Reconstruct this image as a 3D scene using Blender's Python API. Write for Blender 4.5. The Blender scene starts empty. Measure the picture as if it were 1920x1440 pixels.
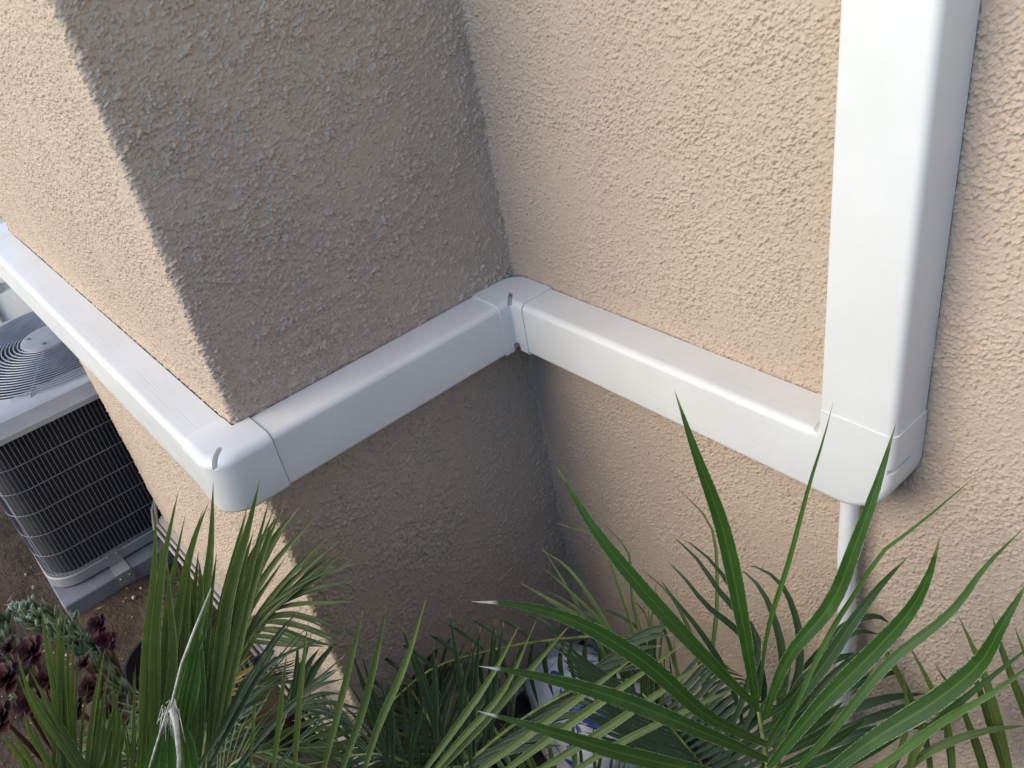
import bpy, math, random
import numpy as np
from mathutils import Vector, Matrix, Euler

# ------------------------------------------------------------------ camera, sky, sun, exposure
sc = bpy.context.scene
K = 1 / 1.22                       # drawing units -> metres
CAM = np.array([1.44225, -1.06211, 0.89993])
EUL = Euler((0.97295722, 0.15834334, 0.8583426), 'XYZ')
cd = bpy.data.cameras.new('camera'); cam = bpy.data.objects.new('camera', cd)
sc.collection.objects.link(cam); sc.camera = cam
cam.location = Vector(CAM * K); cam.rotation_euler = EUL
cd.sensor_width = 36; cd.lens = 30.634; cd.clip_start = 0.02; cd.clip_end = 500
cd.dof.use_dof = False

w = bpy.data.worlds.new("World"); sc.world = w; w.use_nodes = True
wn = w.node_tree.nodes; wl = w.node_tree.links
bgn = wn['Background']; sky = wn.new('ShaderNodeTexSky'); sky.sky_type = 'NISHITA'; sky.sun_disc = False
SUN_EL, SUN_AZ = math.radians(30), math.radians(-15)   # azimuth measured from -y towards +x
sky.sun_elevation = SUN_EL
sky.sun_rotation = math.radians(180) - SUN_AZ
sky.air_density = 1.0; sky.dust_density = 0.2; sky.ozone_density = 2.6
wl.new(sky.outputs[0], bgn.inputs[0]); bgn.inputs[1].default_value = 0.15
ld = bpy.data.lights.new('sun', 'SUN'); ld.energy = 1.24; ld.angle = math.radians(46); ld.color = (1.0, 0.84, 0.60)
sun = bpy.data.objects.new('sun', ld); sc.collection.objects.link(sun)
sd = Vector((math.sin(SUN_AZ) * math.cos(SUN_EL), -math.cos(SUN_AZ) * math.cos(SUN_EL), math.sin(SUN_EL)))
sun.rotation_euler = sd.to_track_quat('Z', 'Y').to_euler(); sun.location = sd * 8
sc.view_settings.view_transform = 'Standard'; sc.view_settings.look = 'None'
sc.view_settings.exposure = 1.34; sc.view_settings.gamma = 1
sc.cycles.max_bounces = 6; sc.cycles.diffuse_bounces = 4

# ------------------------------------------------------------------ helpers
FPX = 1633.8
RM = np.array(EUL.to_matrix())
def P(px, py, depth):
    """a point seen at photo pixel (px,py), depth units in front of the lens"""
    d = RM @ np.array([(px - 960) / FPX, -(py - 720) / FPX, -1.0])
    return CAM + d * depth

class MB:
    def __init__(s): s.v = []; s.f = []; s.uv = []; s.n = 0
    def add(s, v, f, uv=None):
        v = np.asarray(v, float).reshape(-1, 3)
        s.v.append(v); s.f += [tuple(i + s.n for i in q) for q in f]; s.n += len(v)
        s.uv.append(np.zeros((len(v), 2)) if uv is None else np.asarray(uv, float))
    def build(s, name, mat, parent=None, smooth=True, col=None, origin=None, autos=None):
        me = bpy.data.meshes.new(name)
        V = np.vstack(s.v) * K
        if origin is not None: V = V - np.array(origin) * K
        me.from_pydata(V.tolist(), [], s.f)
        if smooth: me.polygons.foreach_set('use_smooth', [True] * len(me.polygons))
        U = np.vstack(s.uv)
        if U.any():
            l = me.uv_layers.new(name='UVMap')
            idx = np.zeros(len(me.loops), int); me.loops.foreach_get('vertex_index', idx)
            l.data.foreach_set('uv', U[idx].ravel())
        if mat: me.materials.append(mat)
        me.validate(); me.update()
        if autos is not None: me.set_sharp_from_angle(angle=math.radians(autos))
        o = bpy.data.objects.new(name, me); sc.collection.objects.link(o)
        if origin is not None and parent is None: o.location = Vector(np.array(origin) * K)
        if parent is not None:
            o.parent = parent; o.matrix_parent_inverse = parent.matrix_world.inverted()
            if origin is not None: o.location = Vector(np.array(origin) * K)
        return o

def tag(o, label=None, cat=None, group=None, kind=None):
    if label: o['label'] = label
    if cat: o['category'] = cat
    if group: o['group'] = group
    if kind: o['kind'] = kind
    return o
def thing(name, loc, label, cat, group=None):
    o = bpy.data.objects.new(name, None); sc.collection.objects.link(o)
    o.location = Vector(np.array(loc) * K); o.empty_display_size = 0.05
    bpy.context.view_layer.update()
    return tag(o, label, cat, group)

def box(mb, a, b):
    x0, y0, z0 = a; x1, y1, z1 = b
    v = [(x, y, z) for x in (x0, x1) for y in (y0, y1) for z in (z0, z1)]
    mb.add(v, [(0, 1, 3, 2), (4, 6, 7, 5), (0, 4, 5, 1), (2, 3, 7, 6), (0, 2, 6, 4), (1, 5, 7, 3)])
def bevbox(mb, a, b, r, axis=2, seg=4):
    """box with the four edges along axis rounded plus small chamfer at the ends"""
    a = np.array(a, float); b = np.array(b, float); ax = axis; u, v_ = [i for i in range(3) if i != ax]
    pts = []
    for cx, cy, a0 in ((b[u] - r, b[v_] - r, 0), (a[u] + r, b[v_] - r, 90), (a[u] + r, a[v_] + r, 180), (b[u] - r, a[v_] + r, 270)):
        for k in range(seg + 1):
            t = math.radians(a0 + 90 * k / seg); pts.append((cx, cy, math.cos(t), math.sin(t)))
    rows = [(a[ax], r * .35), (a[ax] + r * .35, 0), (b[ax] - r * .35, 0), (b[ax], r * .35)]
    V = []
    for h, ins in rows:
        for cx, cy, c, s in pts:
            q = [0, 0, 0]; q[u] = cx + (r - ins) * c; q[v_] = cy + (r - ins) * s; q[ax] = h; V.append(q)
    n = len(pts); F = []
    for j in range(3):
        for i in range(n): F.append((j * n + i, j * n + (i + 1) % n, (j + 1) * n + (i + 1) % n, (j + 1) * n + i))
    F.append(tuple(range(n))[::-1]); F.append(tuple(range(3 * n, 4 * n)))
    mb.add(V, F)
def tube(mb, pts, r, seg=8, closed=False, caps=True):
    pts = [np.array(p, float) for p in pts]; n = len(pts)
    rr = r if hasattr(r, '__len__') else [r] * n
    V = []; F = []; prev = None
    for i, p in enumerate(pts):
        if closed: t = pts[(i + 1) % n] - pts[i - 1]
        else: t = pts[min(i + 1, n - 1)] - pts[max(i - 1, 0)]
        t = t / (np.linalg.norm(t) + 1e-12)
        if prev is None:
            up = np.array([0, 0, 1.]) if abs(t[2]) < .9 else np.array([1., 0, 0])
            a = np.cross(t, up)
        else: a = prev - t * (prev @ t)
        a /= np.linalg.norm(a) + 1e-12; b = np.cross(t, a); prev = a
        for k in range(seg):
            th = 2 * math.pi * k / seg; V.append(p + rr[i] * (a * math.cos(th) + b * math.sin(th)))
    m = n if closed else n - 1
    for i in range(m):
        for k in range(seg):
            j = (i + 1) % n; F.append((i * seg + k, i * seg + (k + 1) % seg, j * seg + (k + 1) % seg, j * seg + k))
    if caps and not closed: F.append(tuple(range(seg))[::-1]); F.append(tuple(range((n - 1) * seg, n * seg)))
    mb.add(V, F)
def lathe(mb, prof, c, seg=48):
    V = []; F = []; n = len(prof)
    for r, z in prof:
        for k in range(seg):
            t = 2 * math.pi * k / seg; V.append((c[0] + r * math.cos(t), c[1] + r * math.sin(t), c[2] + z))
    for i in range(n - 1):
        for k in range(seg): F.append((i * seg + k, i * seg + (k + 1) % seg, (i + 1) * seg + (k + 1) % seg, (i + 1) * seg + k))
    mb.add(V, F)

# ------------------------------------------------------------------ materials
def newmat(name):
    m = bpy.data.materials.new(name); m.use_nodes = True
    nt = m.node_tree; b = nt.nodes['Principled BSDF']; return m, nt, b
def N(nt, t, **kw):
    n = nt.nodes.new(t)
    for k, v in kw.items(): setattr(n, k, v)
    return n
def mth(nt, op, a, b=None, c=None):
    n = nt.nodes.new('ShaderNodeMath'); n.operation = op
    for i, x in enumerate((a, b, c)):
        if x is None: continue
        if hasattr(x, 'links'): nt.links.new(x, n.inputs[i])
        else: n.inputs[i].default_value = x
    return n.outputs[0]
def noise(nt, vec, scale, detail=2, rough=.5, dist=0):
    n = nt.nodes.new('ShaderNodeTexNoise'); nt.links.new(vec, n.inputs['Vector'])
    n.inputs['Scale'].default_value = scale; n.inputs['Detail'].default_value = detail
    n.inputs['Roughness'].default_value = rough; n.inputs['Distortion'].default_value = dist
    return n.outputs[0]
def sstep(nt, x, a, b, lo=0., hi=1.):
    n = nt.nodes.new('ShaderNodeMapRange'); n.interpolation_type = 'SMOOTHSTEP'
    nt.links.new(x, n.inputs[0]); n.inputs[1].default_value = a; n.inputs[2].default_value = b
    n.inputs[3].default_value = lo; n.inputs[4].default_value = hi; return n.outputs[0]
def cmix(nt, f, a, b):
    n = nt.nodes.new('ShaderNodeMix'); n.data_type = 'RGBA'
    if hasattr(f, 'links'): nt.links.new(f, n.inputs[0])
    else: n.inputs[0].default_value = f
    for i, x in ((6, a), (7, b)):
        if hasattr(x, 'links'): nt.links.new(x, n.inputs[i])
        else: n.inputs[i].default_value = (*x, 1)
    return n.outputs[2]
def simple(name, col, rough=.5, metal=0, var=.08, vs=30, bump=0, bs=200, spec=.5):
    m, nt, b = newmat(name); tc = N(nt, 'ShaderNodeTexCoord').outputs['Object']
    v = noise(nt, tc, vs, 4, .6)
    c2 = tuple(c * (1 - var * 2) for c in col); c3 = tuple(min(1, c * (1 + var)) for c in col)
    nt.links.new(cmix(nt, sstep(nt, v, .3, .7), c2, c3), b.inputs['Base Color'])
    b.inputs['Roughness'].default_value = rough; b.inputs['Metallic'].default_value = metal
    b.inputs['Specular IOR Level'].default_value = spec
    if bump:
        bn = N(nt, 'ShaderNodeBump'); bn.inputs['Distance'].default_value = bump; nt.links.new(noise(nt, tc, bs, 3), bn.inputs['Height'])
        nt.links.new(bn.outputs[0], b.inputs['Normal'])
    return m

def stucco():
    m, nt, b = newmat('stucco'); L = nt.links
    tc = N(nt, 'ShaderNodeTexCoord').outputs['Object']
    big = noise(nt, tc, 8, 2, .5)
    bias = mth(nt, 'MULTIPLY', mth(nt, 'SUBTRACT', big, .5), .34)
    plat = sstep(nt, mth(nt, 'ADD', noise(nt, tc, 98, 4, .62, .3), bias), .545, .60)
    chips = sstep(nt, mth(nt, 'ADD', noise(nt, tc, 205, 2, .5, .3), bias), .565, .625)
    vo = N(nt, 'ShaderNodeTexVoronoi'); vo.inputs['Scale'].default_value = 225; L.new(tc, vo.inputs['Vector'])
    vo.inputs['Randomness'].default_value = 1
    pebs = mth(nt, 'MULTIPLY', sstep(nt, vo.outputs['Distance'], .62, .12), sstep(nt, noise(nt, tc, 95, 2, .5), .42, .60))
    grain = noise(nt, tc, 330, 3, .65)
    pit = sstep(nt, noise(nt, tc, 205, 2, .5, .6), .385, .30)
    sp = N(nt, 'ShaderNodeSeparateXYZ'); L.new(tc, sp.inputs[0])
    side = mth(nt, 'MULTIPLY', sstep(nt, sp.outputs[0], .03, .0), sstep(nt, sp.outputs[1], -.584, -.560))   # the side wall was sprayed heavier
    lump = sstep(nt, mth(nt, 'ADD', noise(nt, tc, 52, 4, .60, .5), bias), .55, .60)
    h = mth(nt, 'ADD', mth(nt, 'MULTIPLY', plat, .0016), mth(nt, 'MULTIPLY', mth(nt, 'MULTIPLY', side, lump), .0026))
    h = mth(nt, 'ADD', h, mth(nt, 'MULTIPLY', chips, .0023))
    h = mth(nt, 'ADD', h, mth(nt, 'MULTIPLY', pebs, .0017))
    h = mth(nt, 'SUBTRACT', h, mth(nt, 'MULTIPLY', pit, .0022))
    h = mth(nt, 'ADD', h, mth(nt, 'MULTIPLY', noise(nt, tc, 3, 1), .004))
    dp = N(nt, 'ShaderNodeDisplacement'); dp.inputs['Midlevel'].default_value = .003; dp.inputs['Scale'].default_value = 1
    L.new(h, dp.inputs['Height']); L.new(dp.outputs[0], nt.nodes['Material Output'].inputs['Displacement'])
    m.displacement_method = 'DISPLACEMENT'
    bn = N(nt, 'ShaderNodeBump'); bn.inputs['Distance'].default_value = .0010; L.new(grain, bn.inputs['Height']); L.new(bn.outputs[0], b.inputs['Normal'])
    c = cmix(nt, sstep(nt, noise(nt, tc, 4, 4, .6), .3, .7), (.468, .366, .278), (.502, .396, .303))
    c = cmix(nt, mth(nt, 'MULTIPLY', sstep(nt, grain, .35, .65), .2), c, (.55, .45, .35))
    c = cmix(nt, mth(nt, 'MULTIPLY', pit, .45), c, (.27, .20, .145))  # shade painted into the pits as a darker wall colour
    L.new(c, b.inputs['Base Color']); b.inputs['Roughness'].default_value = .93
    b.inputs['Specular IOR Level'].default_value = .2
    return m

def vinyl():
    m, nt, b = newmat('white_vinyl'); L = nt.links
    tc = N(nt, 'ShaderNodeTexCoord').outputs['Object']
    L.new(cmix(nt, sstep(nt, noise(nt, tc, 9, 4, .6), .3, .7), (.675, .66, .61), (.71, .695, .65)), b.inputs['Base Color'])
    uvn = N(nt, 'ShaderNodeUVMap'); s_ = N(nt, 'ShaderNodeSeparateXYZ'); L.new(uvn.outputs[0], s_.inputs[0])
    st = mth(nt, 'LESS_THAN', mth(nt, 'MODULO', s_.outputs[0], .0128), .0014)      # fine moulded pinstripes along the extrusion
    st = mth(nt, 'MULTIPLY', st, mth(nt, 'GREATER_THAN', s_.outputs[1], .25))
    base = b.inputs['Base Color'].links[0].from_socket
    L.new(cmix(nt, mth(nt, 'MULTIPLY', st, .22), base, (.86, .86, .84)), b.inputs['Base Color'])
    L.new(sstep(nt, noise(nt, tc, 40, 4), .3, .7, .32, .46), b.inputs['Roughness'])
    b.inputs['Specular IOR Level'].default_value = .45
    bn = N(nt, 'ShaderNodeBump'); bn.inputs['Distance'].default_value = .0002; bn.inputs['Strength'].default_value = .35
    L.new(noise(nt, tc, 700, 2), bn.inputs['Height']); L.new(bn.outputs[0], b.inputs['Normal'])
    return m

def leafmat(name, dark, light, midrib, tip, edge, dry=0.0):
    """blade: UV.x across 0..1, UV.y along 0..1, attribute tint random per blade"""
    m, nt, b = newmat(name); L = nt.links
    uvn = N(nt, 'ShaderNodeUVMap'); sep = N(nt, 'ShaderNodeSeparateXYZ'); L.new(uvn.outputs[0], sep.inputs[0])
    u, v = sep.outputs[0], sep.outputs[1]
    tc = N(nt, 'ShaderNodeTexCoord').outputs['Object']
    at = N(nt, 'ShaderNodeAttribute'); at.attribute_name = 'tint'
    fac = mth(nt, 'MINIMUM', mth(nt, 'MODULO', at.outputs['Fac'], 2.0), 1.0); wtip = mth(nt, 'GREATER_THAN', at.outputs['Fac'], 1.5)
    c = cmix(nt, fac, dark, light)
    mp = N(nt, 'ShaderNodeCombineXYZ'); L.new(mth(nt, 'MULTIPLY', u, 14), mp.inputs[0]); L.new(mth(nt, 'MULTIPLY', v, 1.5), mp.inputs[1]); L.new(mth(nt, 'MULTIPLY', fac, 40), mp.inputs[2])
    streak = noise(nt, mp.outputs[0], 1.0, 3, .6)
    c = cmix(nt, sstep(nt, streak, .3, .7, 0, .5), c, tuple(x * .6 for x in dark))
    blotch = sstep(nt, noise(nt, tc, 22, 3, .6), .5, .75, 0, .35)
    c = cmix(nt, blotch, c, tuple(x * 1.15 for x in light))
    au = mth(nt, 'ABSOLUTE', mth(nt, 'SUBTRACT', u, .5))
    c = cmix(nt, sstep(nt, au, .05, .02, 0, .75), c, midrib)
    c = cmix(nt, mth(nt, 'MULTIPLY', sstep(nt, au, .44, .48), sstep(nt, noise(nt, tc, 380, 1), .40, .55)), c, edge)
    c = cmix(nt, sstep(nt, mth(nt, 'ADD', v, mth(nt, 'MULTIPLY', noise(nt, tc, 60, 2), .05)), .955, .985), c, cmix(nt, wtip, tip, (.80, .79, .72)))
    L.new(c, b.inputs['Base Color']); b.inputs['Roughness'].default_value = .42
    b.inputs['Specular IOR Level'].default_value = .4
    tr = N(nt, 'ShaderNodeBsdfTranslucent'); L.new(cmix(nt, .5, c, (light[0] * 1.5, light[1] * 1.4, light[2] * .7)), tr.inputs[0])
    mx = N(nt, 'ShaderNodeMixShader'); mx.inputs[0].default_value = .28
    L.new(b.outputs[0], mx.inputs[1]); L.new(tr.outputs[0], mx.inputs[2])
    L.new(mx.outputs[0], nt.nodes['Material Output'].inputs['Surface'])
    bn = N(nt, 'ShaderNodeBump'); bn.inputs['Distance'].default_value = .0006; L.new(streak, bn.inputs['Height']); L.new(bn.outputs[0], b.inputs['Normal'])
    return m

def soil():
    m, nt, b = newmat('soil'); L = nt.links
    tc = N(nt, 'ShaderNodeTexCoord').outputs['Object']
    a = noise(nt, tc, 9, 6, .65); g = noise(nt, tc, 160, 4, .7); q = noise(nt, tc, 45, 4, .6)
    c = cmix(nt, sstep(nt, a, .3, .7), (.062, .043, .028), (.11, .078, .052))
    c = cmix(nt, sstep(nt, g, .6, .72, 0, .6), c, (.26, .20, .15))
    c = cmix(nt, sstep(nt, q, .55, .7, 0, .6), c, (.045, .03, .022))
    L.new(c, b.inputs['Base Color']); b.inputs['Roughness'].default_value = .97; b.inputs['Specular IOR Level'].default_value = .15
    h = mth(nt, 'ADD', mth(nt, 'MULTIPLY', a, 1.5), mth(nt, 'ADD', mth(nt, 'MULTIPLY', g, .35), q))
    bn = N(nt, 'ShaderNodeBump'); bn.inputs['Distance'].default_value = .012; L.new(h, bn.inputs['Height']); L.new(bn.outputs[0], b.inputs['Normal'])
    return m

M_ST = stucco(); M_VI = vinyl(); M_SOIL = soil()
M_PVC = simple('white_pvc', (.80, .79, .76), .35, var=.03, vs=12)
M_SCREW = simple('screw_metal', (.45, .45, .46), .35, 1)
M_DARK = simple('dark_gap', (.02, .02, .02), .9)
M_ACG = simple('grey_powder_coat', (.27, .265, .26), .45, var=.05)
M_ACL = simple('pale_grey_metal', (.40, .388, .375), .42, var=.04, vs=14)
M_WIRE = simple('coated_wire', (.33, .33, .35), .35, .3)
M_WIRED = simple('dark_coated_wire', (.22, .22, .23), .4, .2)
M_BLADE = simple('fan_blade', (.09, .09, .10), .35, .6)
M_PAD = simple('pad_plastic', (.17, .175, .19), .7, var=.1, vs=20, bump=.0008, bs=300)
M_BEIGE = simple('beige_metal', (.70, .66, .60), .5, var=.04)
M_POT = simple('black_pot_plastic', (.018, .019, .024), .38, var=.2, spec=.6)
M_CONC = simple('foundation_concrete', (.16, .145, .13), .95, var=.2, vs=12, bump=.003, bs=90)
M_FLASH = simple('painted_flashing', (.36, .31, .28), .5, var=.06)
M_RACH = simple('palm_stalk', (.16, .20, .045), .5, var=.25, vs=50)
M_TRUNK = simple('palm_fibre', (.11, .075, .04), .95, var=.35, vs=60, bump=.004, bs=120)
M_FIBRE = simple('dry_white_fibre', (.55, .52, .42), .9, var=.2, vs=90, bump=.001, bs=500)
M_AEO = simple('aeonium_purple', (.045, .011, .012), .6, spec=.2, var=.35, vs=30)
M_AEO2 = simple('aeonium_plum', (.062, .017, .022), .6, spec=.2, var=.35, vs=30)
M_SUCC = simple('succulent_green', (.14, .185, .09), .55, var=.3, vs=40)
M_SUCP = simple('succulent_pale', (.25, .33, .24), .6, var=.2, vs=40)
M_STEMR = simple('red_stem', (.09, .035, .022), .7, var=.3, vs=60)
M_LIT = simple('dry_litter', (.24, .16, .09), .9, var=.45, vs=40)
M_PEB = simple('pebbles', (.33, .29, .25), .8, var=.4, vs=35)

GR = leafmat('palm_leaf', (.045, .088, .020), (.150, .215, .045), (.17, .24, .07), (.34, .22, .10), (.38, .42, .24))
GRF = leafmat('palm_leaf_near', (.018, .066, .009), (.085, .180, .030), (.085, .19, .03), (.16, .20, .05), (.26, .36, .17))
GRD = leafmat('palm_leaf_shaded', (.026, .062, .026), (.058, .105, .044), (.07, .11, .045), (.42, .30, .14), (.30, .36, .22))  # leaf copy with shade put into its colour: darker, bluer green
GRY = leafmat('palm_leaf_dry', (.10, .085, .014), (.22, .15, .026), (.33, .25, .07), (.20, .10, .04), (.40, .32, .14))
LM = {'g': GR, 'f': GRF, 'd': GRD, 'y': GRY}

# ------------------------------------------------------------------ house
D = .7132; E = .0913; H = .122; G = -1.42; WB = -1.215; KB = -.0216
def cx_far(z): return -1.60 - .10 * np.clip((z + .9) / .9, 0, 1.6)
def house():
    t = thing('house', (-.5, 1.2, G), 'tan stucco house walls stepping in at a corner, rough sprayed texture', 'house')
    # path param: list of (x, y, lean) ; lean = fraction of KB*z added to x
    def seg(a, b, step): n = max(1, int(round(abs(b - a) / step))); return list(np.linspace(a, b, n + 1))
    path = []
    r = .014
    for y in seg(2.6, -D + .05, .08)[:-1]: path.append((0, y, 'far'))
    path += [(0, -D + .05, 'far'), (0, -D + .025, 'far')]
    for k in range(7):
        a = math.pi + math.pi / 2 * k / 6; path.append((.02 + .02 * math.cos(a), -D + .02 + .02 * math.sin(a), 'far'))
    # C wall interpolated between far corner and near corner
    for s in seg(0, 1, 1 / 640.)[1:-1]: path.append((s, -D, 'c'))
    for k in range(9):
        a = -math.pi / 2 + math.pi / 2 * k / 8; path.append((-r + r * math.cos(a), -D + r + r * math.sin(a), 'b'))
    for y in seg(-D + r, -.008, .0019)[1:]: path.append((0, y, 'b'))
    for k in range(1, 5):
        a = math.pi - math.pi / 2 * k / 4; path.append((.008 + .008 * math.cos(a), -.008 + .008 * math.sin(a), 'b'))
    for x in seg(.008, 1.27, .0016)[1:]: path.append((x, 0, 'a'))
    for x in seg(1.27, 4.2, .05)[1:]: path.append((x, 0, 'a'))
    zs = np.array(seg(WB, -.35, .0023) + seg(-.35, .78, .0016)[1:] + seg(.78, 2.6, .06)[1:])
    nz = len(zs); npth = len(path)
    V = np.zeros((npth, nz, 3)); xf = cx_far(zs)
    for i, (x, y, k) in enumerate(path):
        if k == 'far': V[i, :, 0] = xf + x
        elif k == 'c': V[i, :, 0] = (xf + .02) * (1 - x) + (KB * zs - r) * x
        elif k == 'b': V[i, :, 0] = x + KB * zs
        else:
            f = max(0, 1 - x / .3); V[i, :, 0] = x + KB * zs * f
        V[i, :, 1] = y; V[i, :, 2] = zs
    V = V.reshape(-1, 3) * K
    i = np.arange(npth - 1)[:, None] * nz + np.arange(nz - 1)[None, :]
    F = np.stack([i, i + nz, i + nz + 1, i + 1], -1).reshape(-1, 4)
    me = bpy.data.meshes.new('wall'); me.vertices.add(len(V)); me.vertices.foreach_set('co', V.ravel())
    me.loops.add(F.size); me.loops.foreach_set('vertex_index', F.ravel().astype(np.int32))
    me.polygons.add(len(F)); me.polygons.foreach_set('loop_start', (np.arange(len(F)) * 4).astype(np.int32))
    me.polygons.foreach_set('loop_total', np.full(len(F), 4, np.int32))
    me.update(calc_edges=True); me.polygons.foreach_set('use_smooth', np.ones(len(F), bool))
    me.materials.append(M_ST)
    o = bpy.data.objects.new('wall', me); sc.collection.objects.link(o); o.parent = t
    o.matrix_parent_inverse = t.matrix_world.inverted()
    # foundation, set back 15 mm below the stucco
    mb = MB(); xf0 = float(cx_far(np.array(WB))); kb = KB * WB
    pts = [(xf0 + .02, 2.6), (xf0 + .02, -D + .02), (kb - .02, -D + .02), (kb - .02, .02), (4.2, .02), (4.2, .3), (xf0 + .3, .3), (xf0 + .3, 2.6)]
    n = len(pts); vv = [(x, y, G - .1) for x, y in pts] + [(x, y, WB - .004) for x, y in pts]
    mb.add(vv, [(q, (q + 1) % n, n + (q + 1) % n, n + q) for q in range(n)])
    mb.build('foundation', M_CONC, t, smooth=False)
    # weep screed: bent flange under the stucco of each wall
    mb = MB()
    out = [(xf0, 2.6), (xf0, -D), (kb, -D), (kb, 0), (4.2, 0)]
    def offs(d):
        return [(xf0 - d, 2.6), (xf0 - d, -D - d), (kb + d, -D - d), (kb + d, -d), (4.2, -d)]
    prof = [(.0, .012), (.006, .010), (.006, .001), (.020, -.006), (.020, -.012), (.003, -.016), (-.015, -.018)]
    V2 = []; F2 = []
    for j, (d, z) in enumerate(prof):
        for (x, y) in offs(d): V2.append((x, y, WB + z))
    for j in range(len(prof) - 1):
        for q in range(4): F2.append((j * 5 + q, j * 5 + q + 1, (j + 1) * 5 + q + 1, (j + 1) * 5 + q))
    mb.add(V2, F2); mb.build('weep_screed', M_FLASH, t, smooth=False)
    return t
HOUSE = house()

# ------------------------------------------------------------------ unseen board fencing, added to hold back low sky light at the wall feet
M_WOOD = simple('sky_block_wood', (.23, .21, .18), .85, var=.25, vs=15, bump=.001, bs=80)
def sky_block_fence(p0, p1, label):
    t = thing('sky_block_fence', (*p0, G), label, 'sky_block_fence'); a, b = np.array(p0), np.array(p1); L = np.linalg.norm(b - a); d = (b - a) / L; n = np.array([-d[1], d[0]])
    def pl(mb, s0, s1, t0, t1, z0, z1):
        V = [(*(a + d * s + n * q), z) for s in (s0, s1) for q in (t0, t1) for z in (z0, z1)]
        mb.add(V, [(0, 1, 3, 2), (4, 6, 7, 5), (0, 4, 5, 1), (2, 3, 7, 6), (0, 2, 6, 4), (1, 5, 7, 3)])
    mb = MB(); s_ = 0
    while s_ < L - .05: pl(mb, s_ + .003, s_ + .167, 0, .02, G + .03, G + 2.16); s_ += .17
    mb.build('board_panel', M_WOOD, t, smooth=False)
    s_ = 0
    while s_ < L + .1:
        mb = MB(); pl(mb, s_ - .05, s_ + .05, -.11, -.01, G, G + 2.1); mb.build('post', M_WOOD, t, smooth=False); s_ += 2.4
    for z in (G + .35, G + 1.1, G + 1.85):
        mb = MB(); pl(mb, 0, L, -.045, -.003, z, z + .09); mb.build('rail', M_WOOD, t, smooth=False)
sky_block_fence((-.3, -3.0), (3.6, -3.0), 'unseen tall board fencing added to block low sky light from the front')
sky_block_fence((3.6, -2.95), (3.6, -.03), 'unseen board fencing added to block low sky light from the right')

# ------------------------------------------------------------------ ground
def ground():
    xs = sorted(set(list(np.linspace(-60, -5, 14)) + list(np.linspace(-5, 3, 230)) + list(np.linspace(3, 60, 14))))
    ys = sorted(set(list(np.linspace(-60, -4, 14)) + list(np.linspace(-4, 2, 180)) + list(np.linspace(2, 60, 14))))
    rng = np.random.default_rng(4)
    X, Y = np.meshgrid(xs, ys, indexing='ij')
    Z = np.zeros_like(X)
    for _ in range(60):
        k = rng.uniform(2, 26); a = rng.uniform(0, 6.28); Z += math.sin(1) * .012 / (1 + k * .18) * np.sin(k * (X * math.cos(a) + Y * math.sin(a)) + rng.uniform(0, 6.28))
    mask = (np.abs(X) < 6) & (np.abs(Y) < 5)
    Z = np.where(mask, Z, 0) + G - .012
    V = np.stack([X, Y, Z], -1).reshape(-1, 3); ny = len(ys)
    F = [(i * ny + j, (i + 1) * ny + j, (i + 1) * ny + j + 1, i * ny + j + 1) for i in range(len(xs) - 1) for j in range(ny - 1)]
    mb = MB(); mb.add(V, F); o = mb.build('ground', M_SOIL); tag(o, 'bare brown soil bed along the foot of the stucco walls', None, None, 'structure')
ground()
def litter():
    rng = random.Random(7); mb = MB(); mp = MB()
    for k in range(900):
        x = rng.uniform(-2.0, 1.4); y = rng.uniform(-1.7, .0)
        if x < 0 and y > -.70: continue
        L = rng.uniform(.006, .028); w_ = rng.uniform(.002, .007); a = rng.uniform(0, 6.28); z = G + rng.uniform(0, .012)
        c, s = math.cos(a), math.sin(a); t1, t2 = rng.uniform(-.006, .006), rng.uniform(.001, .006)
        v = [(x - c * L, y - s * L, z), (x - s * w_, y + c * w_, z + t2), (x + c * L, y + s * L, z + t1 + .004), (x + s * w_, y - c * w_, z + .001)]
        mb.add(v, [(0, 1, 2), (0, 2, 3)])
    tag(mb.build('leaf_litter', M_LIT, smooth=False), 'scattered dry leaf bits lying on the soil', 'leaf litter', None, 'stuff')
    for k in range(700):
        x = rng.uniform(-2.3, 1.4); y = rng.uniform(-1.8, .0)
        if x < 0 and y > -.70: continue
        r = rng.choice([.002, .003, .003, .005, .008]); q = MB()
        V = [(x + r * math.cos(t) * rng.uniform(.7, 1.2), y + r * math.sin(t) * rng.uniform(.7, 1.2), G + z) for z, m in ((-.002, 1), (r * .6, .9)) for t in [i * 1.0472 for i in range(6)]]
        V.append((x, y, G + r * 1.0))
        mp.add(V, [(i, (i + 1) % 6, 6 + (i + 1) % 6, 6 + i) for i in range(6)] + [(6 + i, 6 + (i + 1) % 6, 12) for i in range(6)])
    tag(mp.build('gravel', M_PEB), 'tiny pale pebbles scattered on the soil', 'gravel', None, 'stuff')
litter()

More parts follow.
